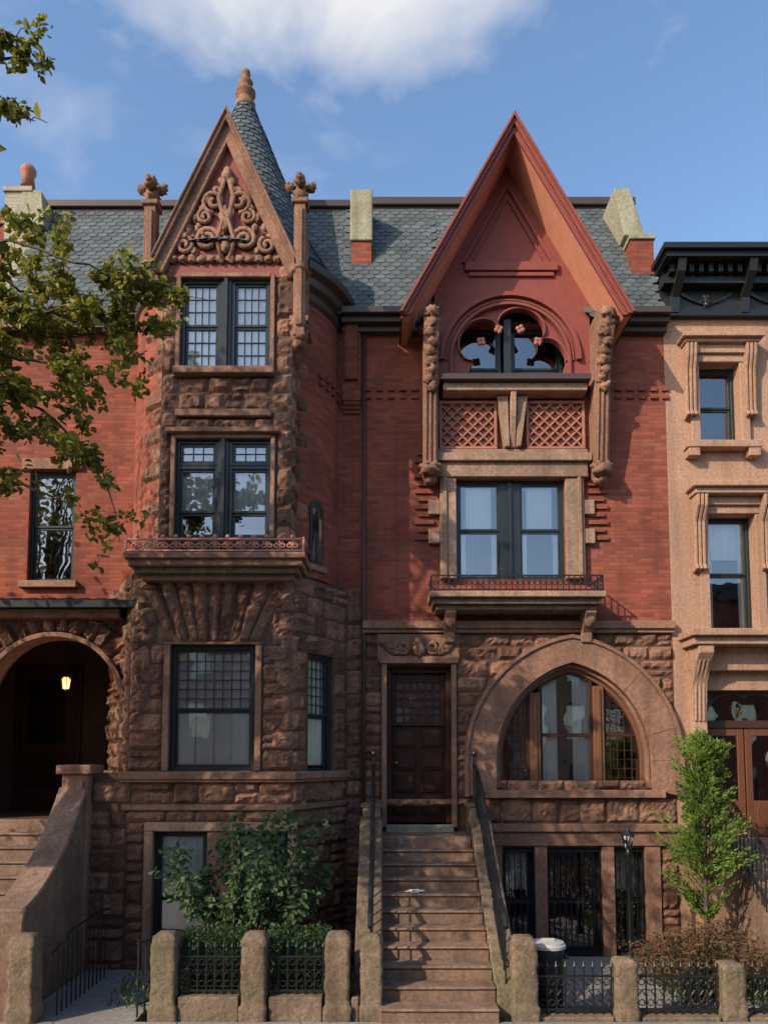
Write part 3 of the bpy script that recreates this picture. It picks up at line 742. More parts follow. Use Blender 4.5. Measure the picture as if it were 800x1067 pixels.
    ashlar(rs,PF,a[0],b[0],-.2,zb2-.092,[(bw[0]-.14,bw[1]+.14,-.2,bw[3]+.14)],rowh=.32,blk=(.35,.8)); ashlar(rs,PR,0,Ls,-.2,zb2-.092,rowh=.32)
    li.box(PF,bw[0]-.14,bw[1]+.14,.003,.08,bw[3]+.002,bw[3]+.14); li.box(PF,bw[0]-.14,bw[0]-.002,.003,.075,-.2,bw[3]); li.box(PF,bw[1]+.002,bw[1]+.14,.003,.075,-.2,bw[3])
    m1=bw[0]+(bw[1]-bw[0])*.40; m2=bw[0]+(bw[1]-bw[0])*.60
    sm.box(PF,m1,m2,-.3,.04,-.2,bw[3]-.002)
    window(H,PF,bw[0],m1-.002,bw[2],bw[3],curtain=.75); window(H,PF,m2+.002,bw[1],bw[2],bw[3],curtain=.6)
    mo.sheet(PF,-4.8,a[0],-.25,Z(805,yB)); ashlar(rs,PF,-4.75,a[0],-.2,zb2-.1,rowh=.32)
    z=zsill+.05; k=0
    while z<zt1-.35:
        L=.32 if k%2 else .2
        rs.rock(PF,(b[0]-L,z),(b[0]+.02,z),(b[0]+.02,z+.3),(b[0]-L,z+.3),.075); rs.rock(PR,(-.01,z),(L*.7,z),(L*.7,z+.3),(-.01,z+.3),.07)
        rs.rock(PF,(a[0],z),(a[0]+L,z),(a[0]+L,z+.3),(a[0],z+.3),.075); z+=.305;k+=1
    # ------------ balcony cornice
    yc=-1.78; b0,b1=X(128,585,yc),X(318,585,yc)
    PC=flat(yc)
    dk=H.g('balcony_cornice','smooth_stone',.01)
    dk.box(PC,b0,b1,-1.2,0,Z(581,yc),Z(575,yc)); dk.box(PC,b0+.05,b1-.05,-1.1,-.06,Z(588,yc),Z(581,yc)-.002); H.g('weathered_ledge','post_stone',.01).box(PC,b0+.12,b1-.12,-1.1,-.16,Z(594,yc),Z(588,yc)-.002); dk.box(PC,b0+.2,b1-.2,-1.1,-.28,Z(600,yc),Z(594,yc)-.002)
    sb.prismz([(-4.7,.02),(-3.95,-1.28),(-1.46,-1.28),(-.72,.02)],zt1,zt1+.06)
    sm.prismz([(-4.72,.0),(-4.02,-1.24),(-1.43,-1.27),(-.70,.0)],zt1-.08,zt1-.003)
    rp=H.g('balcony_cresting','rail_pink',0,True); zr=Z(575,yc)
    rp.tube([PC(b0+.03,-.04,zr+.21),PC(b1-.03,-.04,zr+.21)],.02,6); rp.tube([PC(b0+.03,-.04,zr+.03),PC(b1-.03,-.04,zr+.03)],.018,6)
    for u in (b0+.03,b1-.03): rp.tube([PC(u,-.04,zr+.21),PC(u,-.9,zr+.21)],.02,6); rp.tube([PC(u,-.04,zr),PC(u,-.04,zr+.24)],.02,6)
    n=13
    for i in range(n):
        u=b0+.1+(b1-b0-.2)*(i+.5)/n
        rp.lump(PC(u,-.04,zr+.25),(.035,.035,.035),0); rp.tube([PC(u,-.04,zr+.03),PC(u,-.04,zr+.21)],.010,4)
        for s_ in (1,-1): rp.tube(spiral(PC,u+s_*.055,zr+.115,.05,.015,math.pi/2,1.2*s_,-.04,10),.012,4)
    # ------------ round brick turret
    cx,cy,R=-2.62,.28,1.82; zc0=zt1+.05; zc1=Z(318,-.5)
    br.lathe(cx,cy,[(R,zc0),(R,zc1)],39,170,60); br.lathe(cx,cy,[(R,zc0),(R,zc1)],-170,-28,60)
    class CylP:
        def __call__(s,u,o,z):
            aa=u/R; return (cx+(R+o)*math.sin(aa),cy-(R+o)*math.cos(aa),z)
    PCy=CylP()
    z=zc0+.02;k=0
    while z<zc1-.2:
        L=rnd.choice((.5,.6)) if k%2 else rnd.choice((.3,.38))
        rs.rock(PCy,(-R*rad(28)-L,z),(-R*rad(28)+.02,z),(-R*rad(28)+.02,z+.29),(-R*rad(28)-L,z+.29),.045)
        L=.30 if k%2 else .14
        rs.rock(PCy,(R*rad(39)-.01,z),(R*rad(39)+L,z),(R*rad(39)+L,z+.29),(R*rad(39)-.01,z+.29),.04)
        z+=.3;k+=1
    for zz in (Z(400,-.5),Z(408,-.5)):
        a_=rad(56)
        while a_<rad(100): 
            br.prism(PCy,[(a_*R,zz),(a_*R+.1,zz),(a_*R+.1,zz+.07),(a_*R,zz+.07)],0,.04); a_+=.2/R
        a_=-rad(52)
        while a_>-rad(100):
            br.prism(PCy,[(a_*R,zz),(a_*R+.1,zz),(a_*R+.1,zz+.07),(a_*R,zz+.07)],0,.04); a_-=.2/R
    aw=rad(55)*R; z0,z1=Z(592,-.6),Z(526,-.6)
    sg=H.g('slit_window','dark_paint',.004)
    sg.prism(PCy,[(aw-.17,z0),(aw+.17,z0),(aw+.17,z1-.12),(aw+.1,z1-.02),(aw,z1+.02),(aw-.1,z1-.02),(aw-.17,z1-.12)],-.02,.03)
    H.g('window_glass','glass').add([PCy(aw-.12,.035,z0+.08),PCy(aw+.12,.035,z0+.08),PCy(aw+.12,.035,z1-.15),PCy(aw-.12,.035,z1-.15)],[(0,1,2,3)])
    sm.prism(PCy,[(aw-.22,z0-.1),(aw+.22,z0-.1),(aw+.22,z0),(aw-.22,z0)],.0,.07)
    # ------------ frontispiece
    yf=-1.65; Pf=flat(yf); f0,f1=-3.50,X(304,430,yf)
    wt=R4(189,291,282,386,yf); wm=R4(183,458,282,561,yf); ztop=Z(262,yf)
    fb=H.g('frontispiece_backing','mortar_stone')
    fb.sheet(Pf,f0,f1,zc0,ztop,[wt,wm],.3)
    for u in (f0,f1): fb.add([Pf(u,0,zc0),Pf(u,-.75,zc0),Pf(u,-.75,ztop),Pf(u,0,ztop)],[(0,1,2,3)])
    Pfr=Frame(f1,yf,0,1)
    z=zc0+.02
    while z<ztop-.25:
        rs.rock(Pfr,(0,z),(.5,z),(.5,z+.3),(0,z+.3),.04); z+=.305
    for W in (wt,wm):
        for (p,q) in ((W[0]-.07,W[0]-.002),(W[1]+.002,W[1]+.07)): sm.box(Pf,p,q,.003,.06,W[2],W[3]+.05)
        sm.box(Pf,W[0],W[1],.003,.07,W[3]+.002,W[3]+.07)
    z=zc0+.02
    while z<ztop-.2:
        inw=lambda W: z<W[3]-.03 and z+.3>W[2]+.03
        L2=(wm[0] if inw(wm) else wt[0])-.08; R2=(wm[1] if inw(wm) else wt[1])+.08
        if not(inw(wm) or inw(wt)): L2+=.05; R2-=.05
        if L2-f0>.06: rs.rock(Pf,(f0,z),(L2,z),(L2,z+.3),(f0,z+.3),.055)
        if f1-R2>.06: rs.rock(Pf,(R2,z),(f1,z),(f1,z+.3),(R2,z+.3),.055)
        z+=.305
    ashlar(rs,Pf,wt[0]-.02,wt[1]+.02,Z(429,yf),Z(393,yf),rowh=.28,blk=(.3,.5),bulge=.06)
    ashlar(rs,Pf,wm[0]-.02,wm[1]+.02,Z(454,yf),Z(436,yf),rowh=.35,blk=(.4,.7),bulge=.06)
    sm.box(Pf,wt[0]-.08,wt[1]+.08,.003,.16,Z(393,yf),Z(386,yf)); sm.box(Pf,wt[0]-.04,wt[1]+.04,.003,.11,Z(436,yf),Z(429,yf)); sm.box(Pf,wm[0]-.14,wm[1]+.14,.003,.15,Z(458,yf)+.07,Z(452,yf)+.05)
    hwA=(f1-f0)/2; mcx=(f0+f1)/2
    ii=arch_pts(mcx,Z(287,yf),hwA,.35,None,5)
    for k in range(len(ii)-1):
        p,q=ii[k],ii[k+1]
        rs.rock(Pf,(p[0],p[1]-.02),(q[0],q[1]-.02),(q[0],q[1]+.22),(p[0],p[1]+.22),.10)
    fr=H.g('window_frames','dark_paint',.004)
    for W in (wt,wm):
        mm=(W[0]+W[1])/2
        fr.box(Pf,mm-.08,mm+.08,-.2,.0,W[2],W[3]); fr.box(Pf,mm-.03,mm+.03,.0,.05,W[2],W[3])
        for s0,s1 in ((W[0],mm-.081),(mm+.081,W[1])):
            if W is wm:
                zt_=W[2]+(W[3]-W[2])*.74
                window(H,Pf,s0,s1,W[2],zt_,o=-.06,split=.35,curtain=.66); window(H,Pf,s0,s1,zt_+.003,W[3],o=-.06,split=.0,up=(3,2),curtain=1)
            else: window(H,Pf,s0,s1,W[2],W[3],o=-.06,up=(4,3),lo=(4,3),split=.5,curtain=1.0)
    # ------------ carved gable
    yg=-1.80; Pg=flat(yg); gl,gr=X(154,284,yg),X(314,284,yg); gz=Z(284,yg); az=Z(119,yg); gx=(gl+gr)/2; hw=(gr-gl)/2; al=math.atan2(hw,az-gz)
    def rake(w,e=0.0):
        return [(gx-hw-e*math.tan(al),gz),(gx,az+e),(gx+hw+e*math.tan(al),gz),(gx+hw+e*math.tan(al)-w/math.cos(al),gz),(gx,az+e-w/math.sin(al)),(gx-hw-e*math.tan(al)+w/math.cos(al),gz)]
    gs=H.g('gable_rake_stones','carved_stone',.012); gs.prism(Pg,rake(.2),-.35,0); gs.prism(Pg,rake(.08,.05),.002,.08); gs.prism(Pg,rake(.035,.08),-.3,.11)
    sb.prism(Pg,rake(.06,.0),-2.0,-.352)
    H.g('gable_field','red_paint').prism(flat(yg+.12),[(gx-hw+.1,gz-.0),(gx+hw-.1,gz-.0),(gx,az-.1)],-.2,0)
    Pt=flat(yg+.12)
    cg=H.g('gable_scrollwork','smooth_stone',0,True)
    zb_=gz+.38
    for s_ in (-1,1):
        cg.tube(spiral(Pt,gx+s_*.30,zb_+.22,.20,.04,(math.pi if s_>0 else 0),-1.7*s_,.05),.045,6)
        cg.tube(spiral(Pt,gx+s_*.66,zb_+.12,.17,.03,(0 if s_>0 else math.pi),1.7*s_,.05),.04,6)
        cg.tube(spiral(Pt,gx+s_*.20,zb_+.85,.20,.03,(-math.pi/2),1.5*s_,.05),.042,6)
        cg.tube(spiral(Pt,gx+s_*.34,zb_+.60,.13,.02,(math.pi/2),-1.5*s_,.05),.035,6)
        cg.tube([Pt(gx+s_*.06,.05,zb_-.1),Pt(gx+s_*.14,.07,zb_+.2),Pt(gx+s_*.03,.09,zb_+.55),Pt(gx+s_*.12,.07,zb_+.9),Pt(gx+s_*.03,.05,zb_+1.25)],.04,6)
        for k in range(9):
            t=k/8; cg.lump(Pt(gx+s_*(.92-.84*t)*1.0,.03,zb_-.05+t*1.25),(.06,.05,.07),.5,6,sd=k+s_*3)
        for k in range(7): cg.lump(Pt(gx+s_*(.08+.15*k),.03,zb_-.10),(.075,.05,.06),.5,6,sd=k+20)
        for (du,dz) in ((.45,.42),(.30,.9),(.50,.02),(.12,1.05),(.6,.38)): cg.lump(Pt(gx+s_*du,.03,zb_+dz),(.05,.05,.07),.5,6,sd=int(du*90))
    cg.lump(Pt(gx,.05,zb_+.55),(.11,.09,.2),.4,6,sd=5); cg.lump(Pt(gx,.05,zb_+1.3),(.08,.07,.13),.4,6,sd=6); cg.lump(Pt(gx,.05,zb_+.1),(.10,.09,.12),.4,6,sd=7)
    # pinnacles
    for (px,pt,pb) in ((158,186,290),(313,184,362)):
        yq=-1.78; xc=X(px,240,yq); zt_,zb3=Z(pt,yq),Z(pb,yq); lr=px>200
        gs.wbox(xc-.09,xc+.09,yq-.1,yq+.12,zb3+.15 if lr else zb3,zt_-.42); gs.wbox(xc-.13,xc+.13,yq-.14,yq+.14,zt_-.52,zt_-.44)
        gs.wbox(xc-.05,xc+.05,yq-.135,yq-.1,zb3+.3 if lr else zb3+.1,zt_-.6)
        ca.lump((xc,yq,zt_-.33),(.12,.13,.12),.4,5,sd=px)
        for q in range(4):
            aa=q*math.pi/2; ca.lump((xc+.14*math.cos(aa),yq+.14*math.sin(aa),zt_-.2),(.08,.08,.065),.4,5,sd=px+q); ca.lump((xc+.2*math.cos(aa),yq+.2*math.sin(aa),zt_-.16),(.045,.045,.06),.4,5,sd=px+q)
        ca.lump((xc,yq,zt_-.08),(.08,.08,.12),.3,5,sd=px+9)
        if lr:
            for zz,r in ((Z(282,yq),.16),(Z(300,yq),.12),(Z(340,yq),.15),(Z(350,yq),.14),(Z(358,yq),.10)): ca.lump((xc,yq+.03,zz),(r,r,r*.8),.45,6,sd=int(zz*10))
            gs.wbox(xc-.15,xc+.15,yq-.08,yq+.6,Z(337,yq),Z(331,yq)); gs.wbox(xc-.08,xc+.08,yq+.12,yq+.7,Z(331,yq)+.002,Z(225,yq))
        else:
            gs.wbox(xc-.16,xc+.16,yq-.1,yq+.5,zb3-.1,zb3-.002)
    # ------------ turret cornice + cone
    pr=[(R,zc1-.25),(R+.06,zc1-.2),(R+.06,zc1-.08),(R+.16,zc1-.02),(R+.18,zc1+.1),(R+.3,zc1+.16),(R+.32,zc1+.28),(R+.1,zc1+.3)]
    bt.lathe(cx,cy,pr,41,180,60); bt.lathe(cx,cy,pr,-180,-34,60)
    zpk=Z(108,cy)
    cone=[(R+.28,zc1+.27),(R-.02,zc1+.62),(R*.74,zc1+1.35),(.12,zpk)]
    sb.lathe(cx,cy,cone,0,360,48); slates_cone(H.g('cone_slates','slate'),cx,cy,cone)
    zp=Z(73,cy); f=H.g('cone_finial','carved_stone',0,True)
    f.lathe(cx,cy,[(.18,zpk-.1),(.19,zpk-.02),(.14,zpk+.02),(.13,zpk+.12),(.19,zpk+.18),(.19,zpk+.22),(.10,zpk+.28),(.11,zpk+.36),(.14,zpk+.42),(.08,zpk+.5),(.05,zp-.16),(.09,zp-.1),(.08,zp-.03),(.0,zp)],n=20)
    # ------------ porch
    yp=-.85; Pp=flat(yp); acx=X(56,750,yp); ahw=X(130,770,yp)-acx; zsp=Z(735,yp); rise=ahw; zfl=Z(853,yp); px0=-7.6; px1=-4.0; zt2=Z(640,yp)
    mo.plate(Pp,[(px0,zfl-.02),(px1,zfl-.02),(px1,zt2),(px0,zt2)],arch_pts(acx,zsp,ahw,rise,zfl,16),(acx,zsp),0,.45)
    mo.sheet(Pp,px0,px1,-.25,zfl-.02)
    def cut(za,zb_):
        w_=ahw+.2
        if za<zfl-.05: return []
        t=zb_-zsp
        if t<=0: return [(acx-w_,acx+w_)]
        if t>=w_: return []
        dx=math.sqrt(w_*w_-t*t); return [(acx-dx,acx+dx)]
    ashlar(rs,Pp,px0,px1,zfl,zt2,cut=cut,rowh=.3,bulge=.06)
    inn=arch_pts(acx,zsp,ahw,rise,None,9); out=arch_pts(acx,zsp,ahw+.42,rise+.42,None,9)
    for k in range(len(inn)-1): rs.rock(Pp,inn[k],inn[k+1],out[k+1],out[k],.10)
    sm.strip(Pp,arch_pts(acx,zsp,ahw-.05,rise-.05,zfl,14),arch_pts(acx,zsp,ahw+.03,rise+.03,zfl,14),-.3,.12)
    rf=H.g('porch_roof','dark_paint',.008); zr=Z(634,yp-.3)
    rf.prismx([(yp-.45,zr),(yp-.45,zr+.07),(0,zr+.38),(0,zr)],px0-.2,X(141,630,yp-.4)); rf.wbox(px0-.25,X(141,630,yp-.4)+.04,yp-.5,yp-.452,zr-.02,zr+.1)
    sm.wbox(px0,px1-.25,yp-.3,yp,zr-.14,zr-.003)
    for i in range(12): rf.prismx([(yp-.44,zr+.072),(yp-.44,zr+.11),(0,zr+.42),(0,zr+.382)],px0+.3*i,px0+.3*i+.03)
    vi=H.g('porch_vestibule','mortar_stone')
    vi.add([(px0,yp+.45,zfl),(px1,yp+.45,zfl),(px1,1.2,zfl),(px0,1.2,zfl)],[(0,1,2,3)]); vi.add([(px0,1.2,zfl),(px1,1.2,zfl),(px1,1.2,zt2),(px0,1.2,zt2)],[(0,1,2,3)])
    vi.add([(acx+ahw+.05,yp+.3,zfl),(acx+ahw+.05,1.2,zfl),(acx+ahw+.05,1.2,zt2),(acx+ahw+.05,yp+.3,zt2)],[(0,1,2,3)]); vi.add([(px0,yp,zfl),(px0,1.2,zfl),(px0,1.2,zt2),(px0,yp,zt2)],[(0,1,2,3)])
    vi.add([(px0,yp+.01,zt2-.1),(px1,yp+.01,zt2-.1),(px1,1.2,zt2-.1),(px0,1.2,zt2-.1)],[(0,1,2,3)])
    PD=flat(1.15); dw=H.g('front_door','dark_wood',.01); u0,u1=X(22,780,1.1),X(78,780,1.1); z0,z1=zfl,zfl+2.6
    dw.box(PD,u0-.1,u1+.1,-.02,.06,z0,z1+.1); dw.box(PD,u0,u1,.06,.1,z0,z1)
    for j in range(3): dw.box(PD,u0+.1,u1-.1,.1,.14,z0+.15+j*.32,z0+.15+j*.32+.26)
    H.g('window_glass','glass').add([PD(u0+.15,.11,z0+1.25),PD(u1-.15,.11,z0+1.25),PD(u1-.15,.11,z1-.15),PD(u0+.15,.11,z1-.15)],[(0,1,2,3)])
    gi=H.g('porch_gate','black_iron'); gxr=acx+ahw-.02
    for i in range(7):
        yy=yp+.32+i*.1; gi.wbox(gxr-.03,gxr-.012,yy,yy+.018,zfl,zfl+1.9)
    for zz in (zfl+.1,zfl+1.0,zfl+1.85): gi.wbox(gxr-.035,gxr-.01,yp+.3,yp+.95,zz,zz+.03)
    H.done()
    # lantern
    L=House('porch_lantern'); lx,ly,lz=X(69,712,-.2),-.2,Z(712,-.2)
    L.g('glow','lamp_glow',0,True).lathe(lx,ly,[(.0,lz-.1),(.05,lz-.09),(.075,lz+.06),(.03,lz+.1),(0,lz+.1)],n=12)
    b=L.g('cage','black_iron')
    b.lathe(lx,ly,[(0,lz+.1),(.1,lz+.1),(.03,lz+.17),(.012,lz+.2),(.012,zt2-.1)],n=8); b.lathe(lx,ly,[(.0,lz-.14),(.05,lz-.11),(.0,lz-.1)],n=8)
    for q in range(6):
        a_=q*math.pi/3; b.tube([(lx+.06*math.cos(a_),ly+.06*math.sin(a_),lz-.11),(lx+.088*math.cos(a_),ly+.088*math.sin(a_),lz+.1)],.008,4)
    e=L.done()
    ld=bpy.data.lights.new('lantern_bulb','POINT'); ld.energy=3.0; ld.color=(1,.62,.3); ld.shadow_soft_size=.05
    lo=bpy.data.objects.new('lantern_bulb',ld); lo.location=(lx,ly-.14,lz-.12); bpy.context.collection.objects.link(lo); lo.parent=e
    return zfl
ZP=turreted()

# =====================================================================  RIGHT BROWNSTONE
def brownstone():
    H=House('brownstone_rowhouse'); st=H.g('stucco_walls','stucco_brown'); tr=H.g('window_surrounds','stucco_brown',.01)
    XL=X(699,640)+.004; XRr=10.2; zt=Z(338)
    t=R4(727,380,769,463); m=R4(737,537,786,657); dr=(X(736,790),X(832,790),Z(872),Z(719))
    t2=(t[0]+2.3,t[1]+2.3,t[2],t[3]); m2=(m[0]+2.2,m[1]+2.2,m[2],m[3]); g2=(8.2,9.2,2.4,4.7)
    st.sheet(P0,XL,XRr,-.25,zt+.1,[t,m,dr,t2,m2,g2],.35); 
    H.g('rear_walls','red_brick').wbox(XL,XRr,1.5,10,-.2,zt+.9); H.g('roof','slate_base').wbox(XL,XRr,.02,10,zt+.95,zt+1.0)
    for (w,cv) in ((t,.0),(m,.35),(t2,.5),(m2,.5),(g2,.5)): window(H,P0,*w,o=-.2,curtain=cv,drape=cv>0)
    def surround(w,deep,hh,br=True):
        a,b,c,d=w; e=.16
        tr.box(P0,a-e,a-.002,.003,.09,c,d); tr.box(P0,b+.002,b+e,.003,.09,c,d); tr.box(P0,a-e,b+e,.003,.10,d+.002,d+.14)
        tr.box(P0,a-.3,b+.3,.003,deep,d+.30,d+.30+hh*.5); tr.box(P0,a-.36,b+.36,.003,deep+.08,d+.302+hh*.5,d+.3+hh); tr.box(P0,a-.24,b+.24,.003,.16,d+.142,d+.298)
        tr.box(P0,a-.3,b+.3,.003,.22,c-.13,c-.002)
        for s_,x in ((-1,a-.17),(1,b+.17)):
            for k in range(3): tr.prismx([(0,d+.29),(-deep,d+.29),(-deep*.95,d+.1),(-.16,d-.15),(-.14,d-.9),(-.2,d-1.0),(0,d-1.05)],x-.10+.07*k,x-.05+.07*k)
            tr.prismx([(0,d+.285),(-deep+.04,d+.285),(-deep*.8,d+.1),(-.12,d-.15),(-.10,d-.9),(0,d-1.0)],x-.09,x+.09)
            tr.box(P0,x-.1,x+.1,.003,.2,c-.28,c-.132)
    surround(t,.25,.12); surround(m,.32,.2); surround(t2,.25,.12); surround(m2,.32,.2); surround(g2,.2,.12)
    a,b,c,d=dr
    tr.box(P0,a-.38,b+.38,.003,.55,Z(676),Z(668)); tr.box(P0,a-.44,b+.44,.003,.66,Z(668)+.002,Z(661)); tr.box(P0,a-.3,b+.3,.003,.2,Z(700),Z(676)-.002)
    for x in (a-.16,b+.16):
        tr.prismx([(0,Z(677)),(-.52,Z(677)),(-.52,Z(684)),(-.36,Z(695)),(-.2,Z(715)),(-.14,Z(752)),(-.16,Z(765)),(0,Z(768))],x-.13,x+.13)
        tr.box(P0,x-.13,x+.13,.003,.1,c,Z(770))
        for k in range(3): tr.prismx([(0,Z(690)),(-.44,Z(690)),(-.22,Z(712)),(-.17,Z(752)),(0,Z(752))],x-.09+.07*k,x-.05+.07*k)
    dk=H.g('transom_frame','dark_wood',.006); PD=flat(.32)
    dk.box(PD,a,b,-.03,.04,Z(722),d); dk.box(PD,a,b,-.03,.06,Z(758),Z(750)); dk.box(PD,a,a+.07,-.03,.05,c,d); dk.box(PD,b-.07,b,-.03,.05,c,d)
    arc_i=arch_pts((a+b)/2,Z(748),(b-a)/2-.14,.35,None,8); arc_o=arch_pts((a+b)/2,Z(748),(b-a)/2-.07,.43,None,8); dk.strip(PD,arc_i,arc_o,-.02,.05)
    H.g('window_glass','glass').add([PD(a+.07,.0,Z(750)),PD(b-.07,.0,Z(750)),PD(b-.07,.0,Z(722)),PD(a+.07,.0,Z(722))],[(0,1,2,3)])
    interior(H,PD,a,b,c,d,-.06,.8)
    do=H.g('front_door','door_orange',.01); zz=Z(758); u=a+.07; W=(b-a-.14)/2
    for k in range(2):
        p=u+W*k+.01; q=p+W-.02
        do.box(PD,p,p+.12,-.03,.03,c,zz); do.box(PD,q-.12,q,-.03,.03,c,zz); do.box(PD,p+.12,q-.12,-.03,.03,zz-.14,zz); do.box(PD,p+.12,q-.12,-.03,.03,c,c+.6); do.box(PD,p+.16,q-.16,.03,.05,c+.12,c+.5)
        H.g('window_glass','glass').add([PD(p+.12,.0,c+.6),PD(q-.12,.0,c+.6),PD(q-.12,.0,zz-.14),PD(p+.12,.0,zz-.14)],[(0,1,2,3)])
    tc=bpy.data.curves.new('house_number','FONT'); tc.body='174'; tc.size=.16; tc.extrude=.004
    to=bpy.data.objects.new('house_number',tc); to.location=(X(760,740,.3),.30,Z(744,.3)); to.rotation_euler=(rad(90),0,0); tc.materials.append(MATS['brass']); bpy.context.collection.objects.link(to); to.parent=H.e
    co=H.g('iron_cornice','black_iron',.008); z0=Z(333); z1=Z(255,-.6); x0=X(690,300,-.3)+.05
    hh=z1-z0
    co.box(P0,x0,XRr,.003,.14,z0,z0+.1); co.box(P0,x0,XRr,.003,.08,z0+.102,z0+hh*.5); co.box(P0,x0-.02,XRr,.003,.3,z0+hh*.5+.002,z0+hh*.62)
    co.box(P0,x0-.08,XRr,.003,.6,z0+hh*.80,z0+hh*.9); co.box(P0,x0-.14,XRr,.003,.68,z0+hh*.9+.002,z1); co.box(P0,x0,XRr,.003,.22,z0+hh*.62+.002,z0+hh*.8-.002)
    x=x0+.05
    while x<XRr: co.box(P0,x,x+.08,.22,.42,z0+hh*.64,z0+hh*.79); x+=.17
    x=x0+.15
    while x<XRr:
        co.prismx([(0,z0+hh*.79),(-.56,z0+hh*.79),(-.5,z0+hh*.6),(-.2,z0+hh*.3),(-.16,z0+.05),(0,z0)],x,x+.14)
        for s_ in range(5):
            t0=s_/5; co.tube([P0(x+.2+.9*(t0),.1,z0+hh*.42-.18*math.sin(math.pi*t0)),P0(x+.2+.9*(t0+.2),.1,z0+hh*.42-.18*math.sin(math.pi*(t0+.2)))],.035,5)
        co.lump(P0(x+.65,.1,z0+hh*.28),(.1,.06,.1),.3); x+=1.25
    S=House('brownstone_stoop'); sg=S.g('steps','stoop_stone',.012)
    n=11; zt_=c; s0,s1=a-.05,b+.2; rz=zt_/n
    sg.wbox(s0,s1,-.8,.25,-.2,zt_)
    for i in range(n-1): sg.wbox(s0,s1,-.8-.28*(i+1),-.8-.28*i-.001,-.2,zt_-rz*(i+1))
    S.done()
    Rr=House('iron_handrail'); ir=Rr.g('rail','black_iron')
    xr=s0-.04
    top=[(xr,-.1,zt_+.85),(xr,-.8,zt_+.85),(xr,-3.7,.9)]; ir.tube(top,.03,6); ir.tube([(xr,-.1,zt_+.12),(xr,-.8,zt_+.12),(xr,-3.7,.15)],.018,5)
    for i in range(30):
        t=i/29; y=-.1-3.6*t; zz=zt_ if y>-.8 else zt_+( .15-zt_)*(-.8-y)/2.9
        ir.tube([(xr,y,zz-.1),(xr,y,zz+.84)],.012,5)
        if i%2==0: ir.tube([(xr,y+.05*math.cos(q*math.pi/4),zz+.6+.05*math.sin(q*math.pi/4)) for q in range(9)],.008,4)
    ir.wbox(xr-.05,xr+.05,-3.78,-3.68,0,1.1); Rr.done()
    H.done()
brownstone()

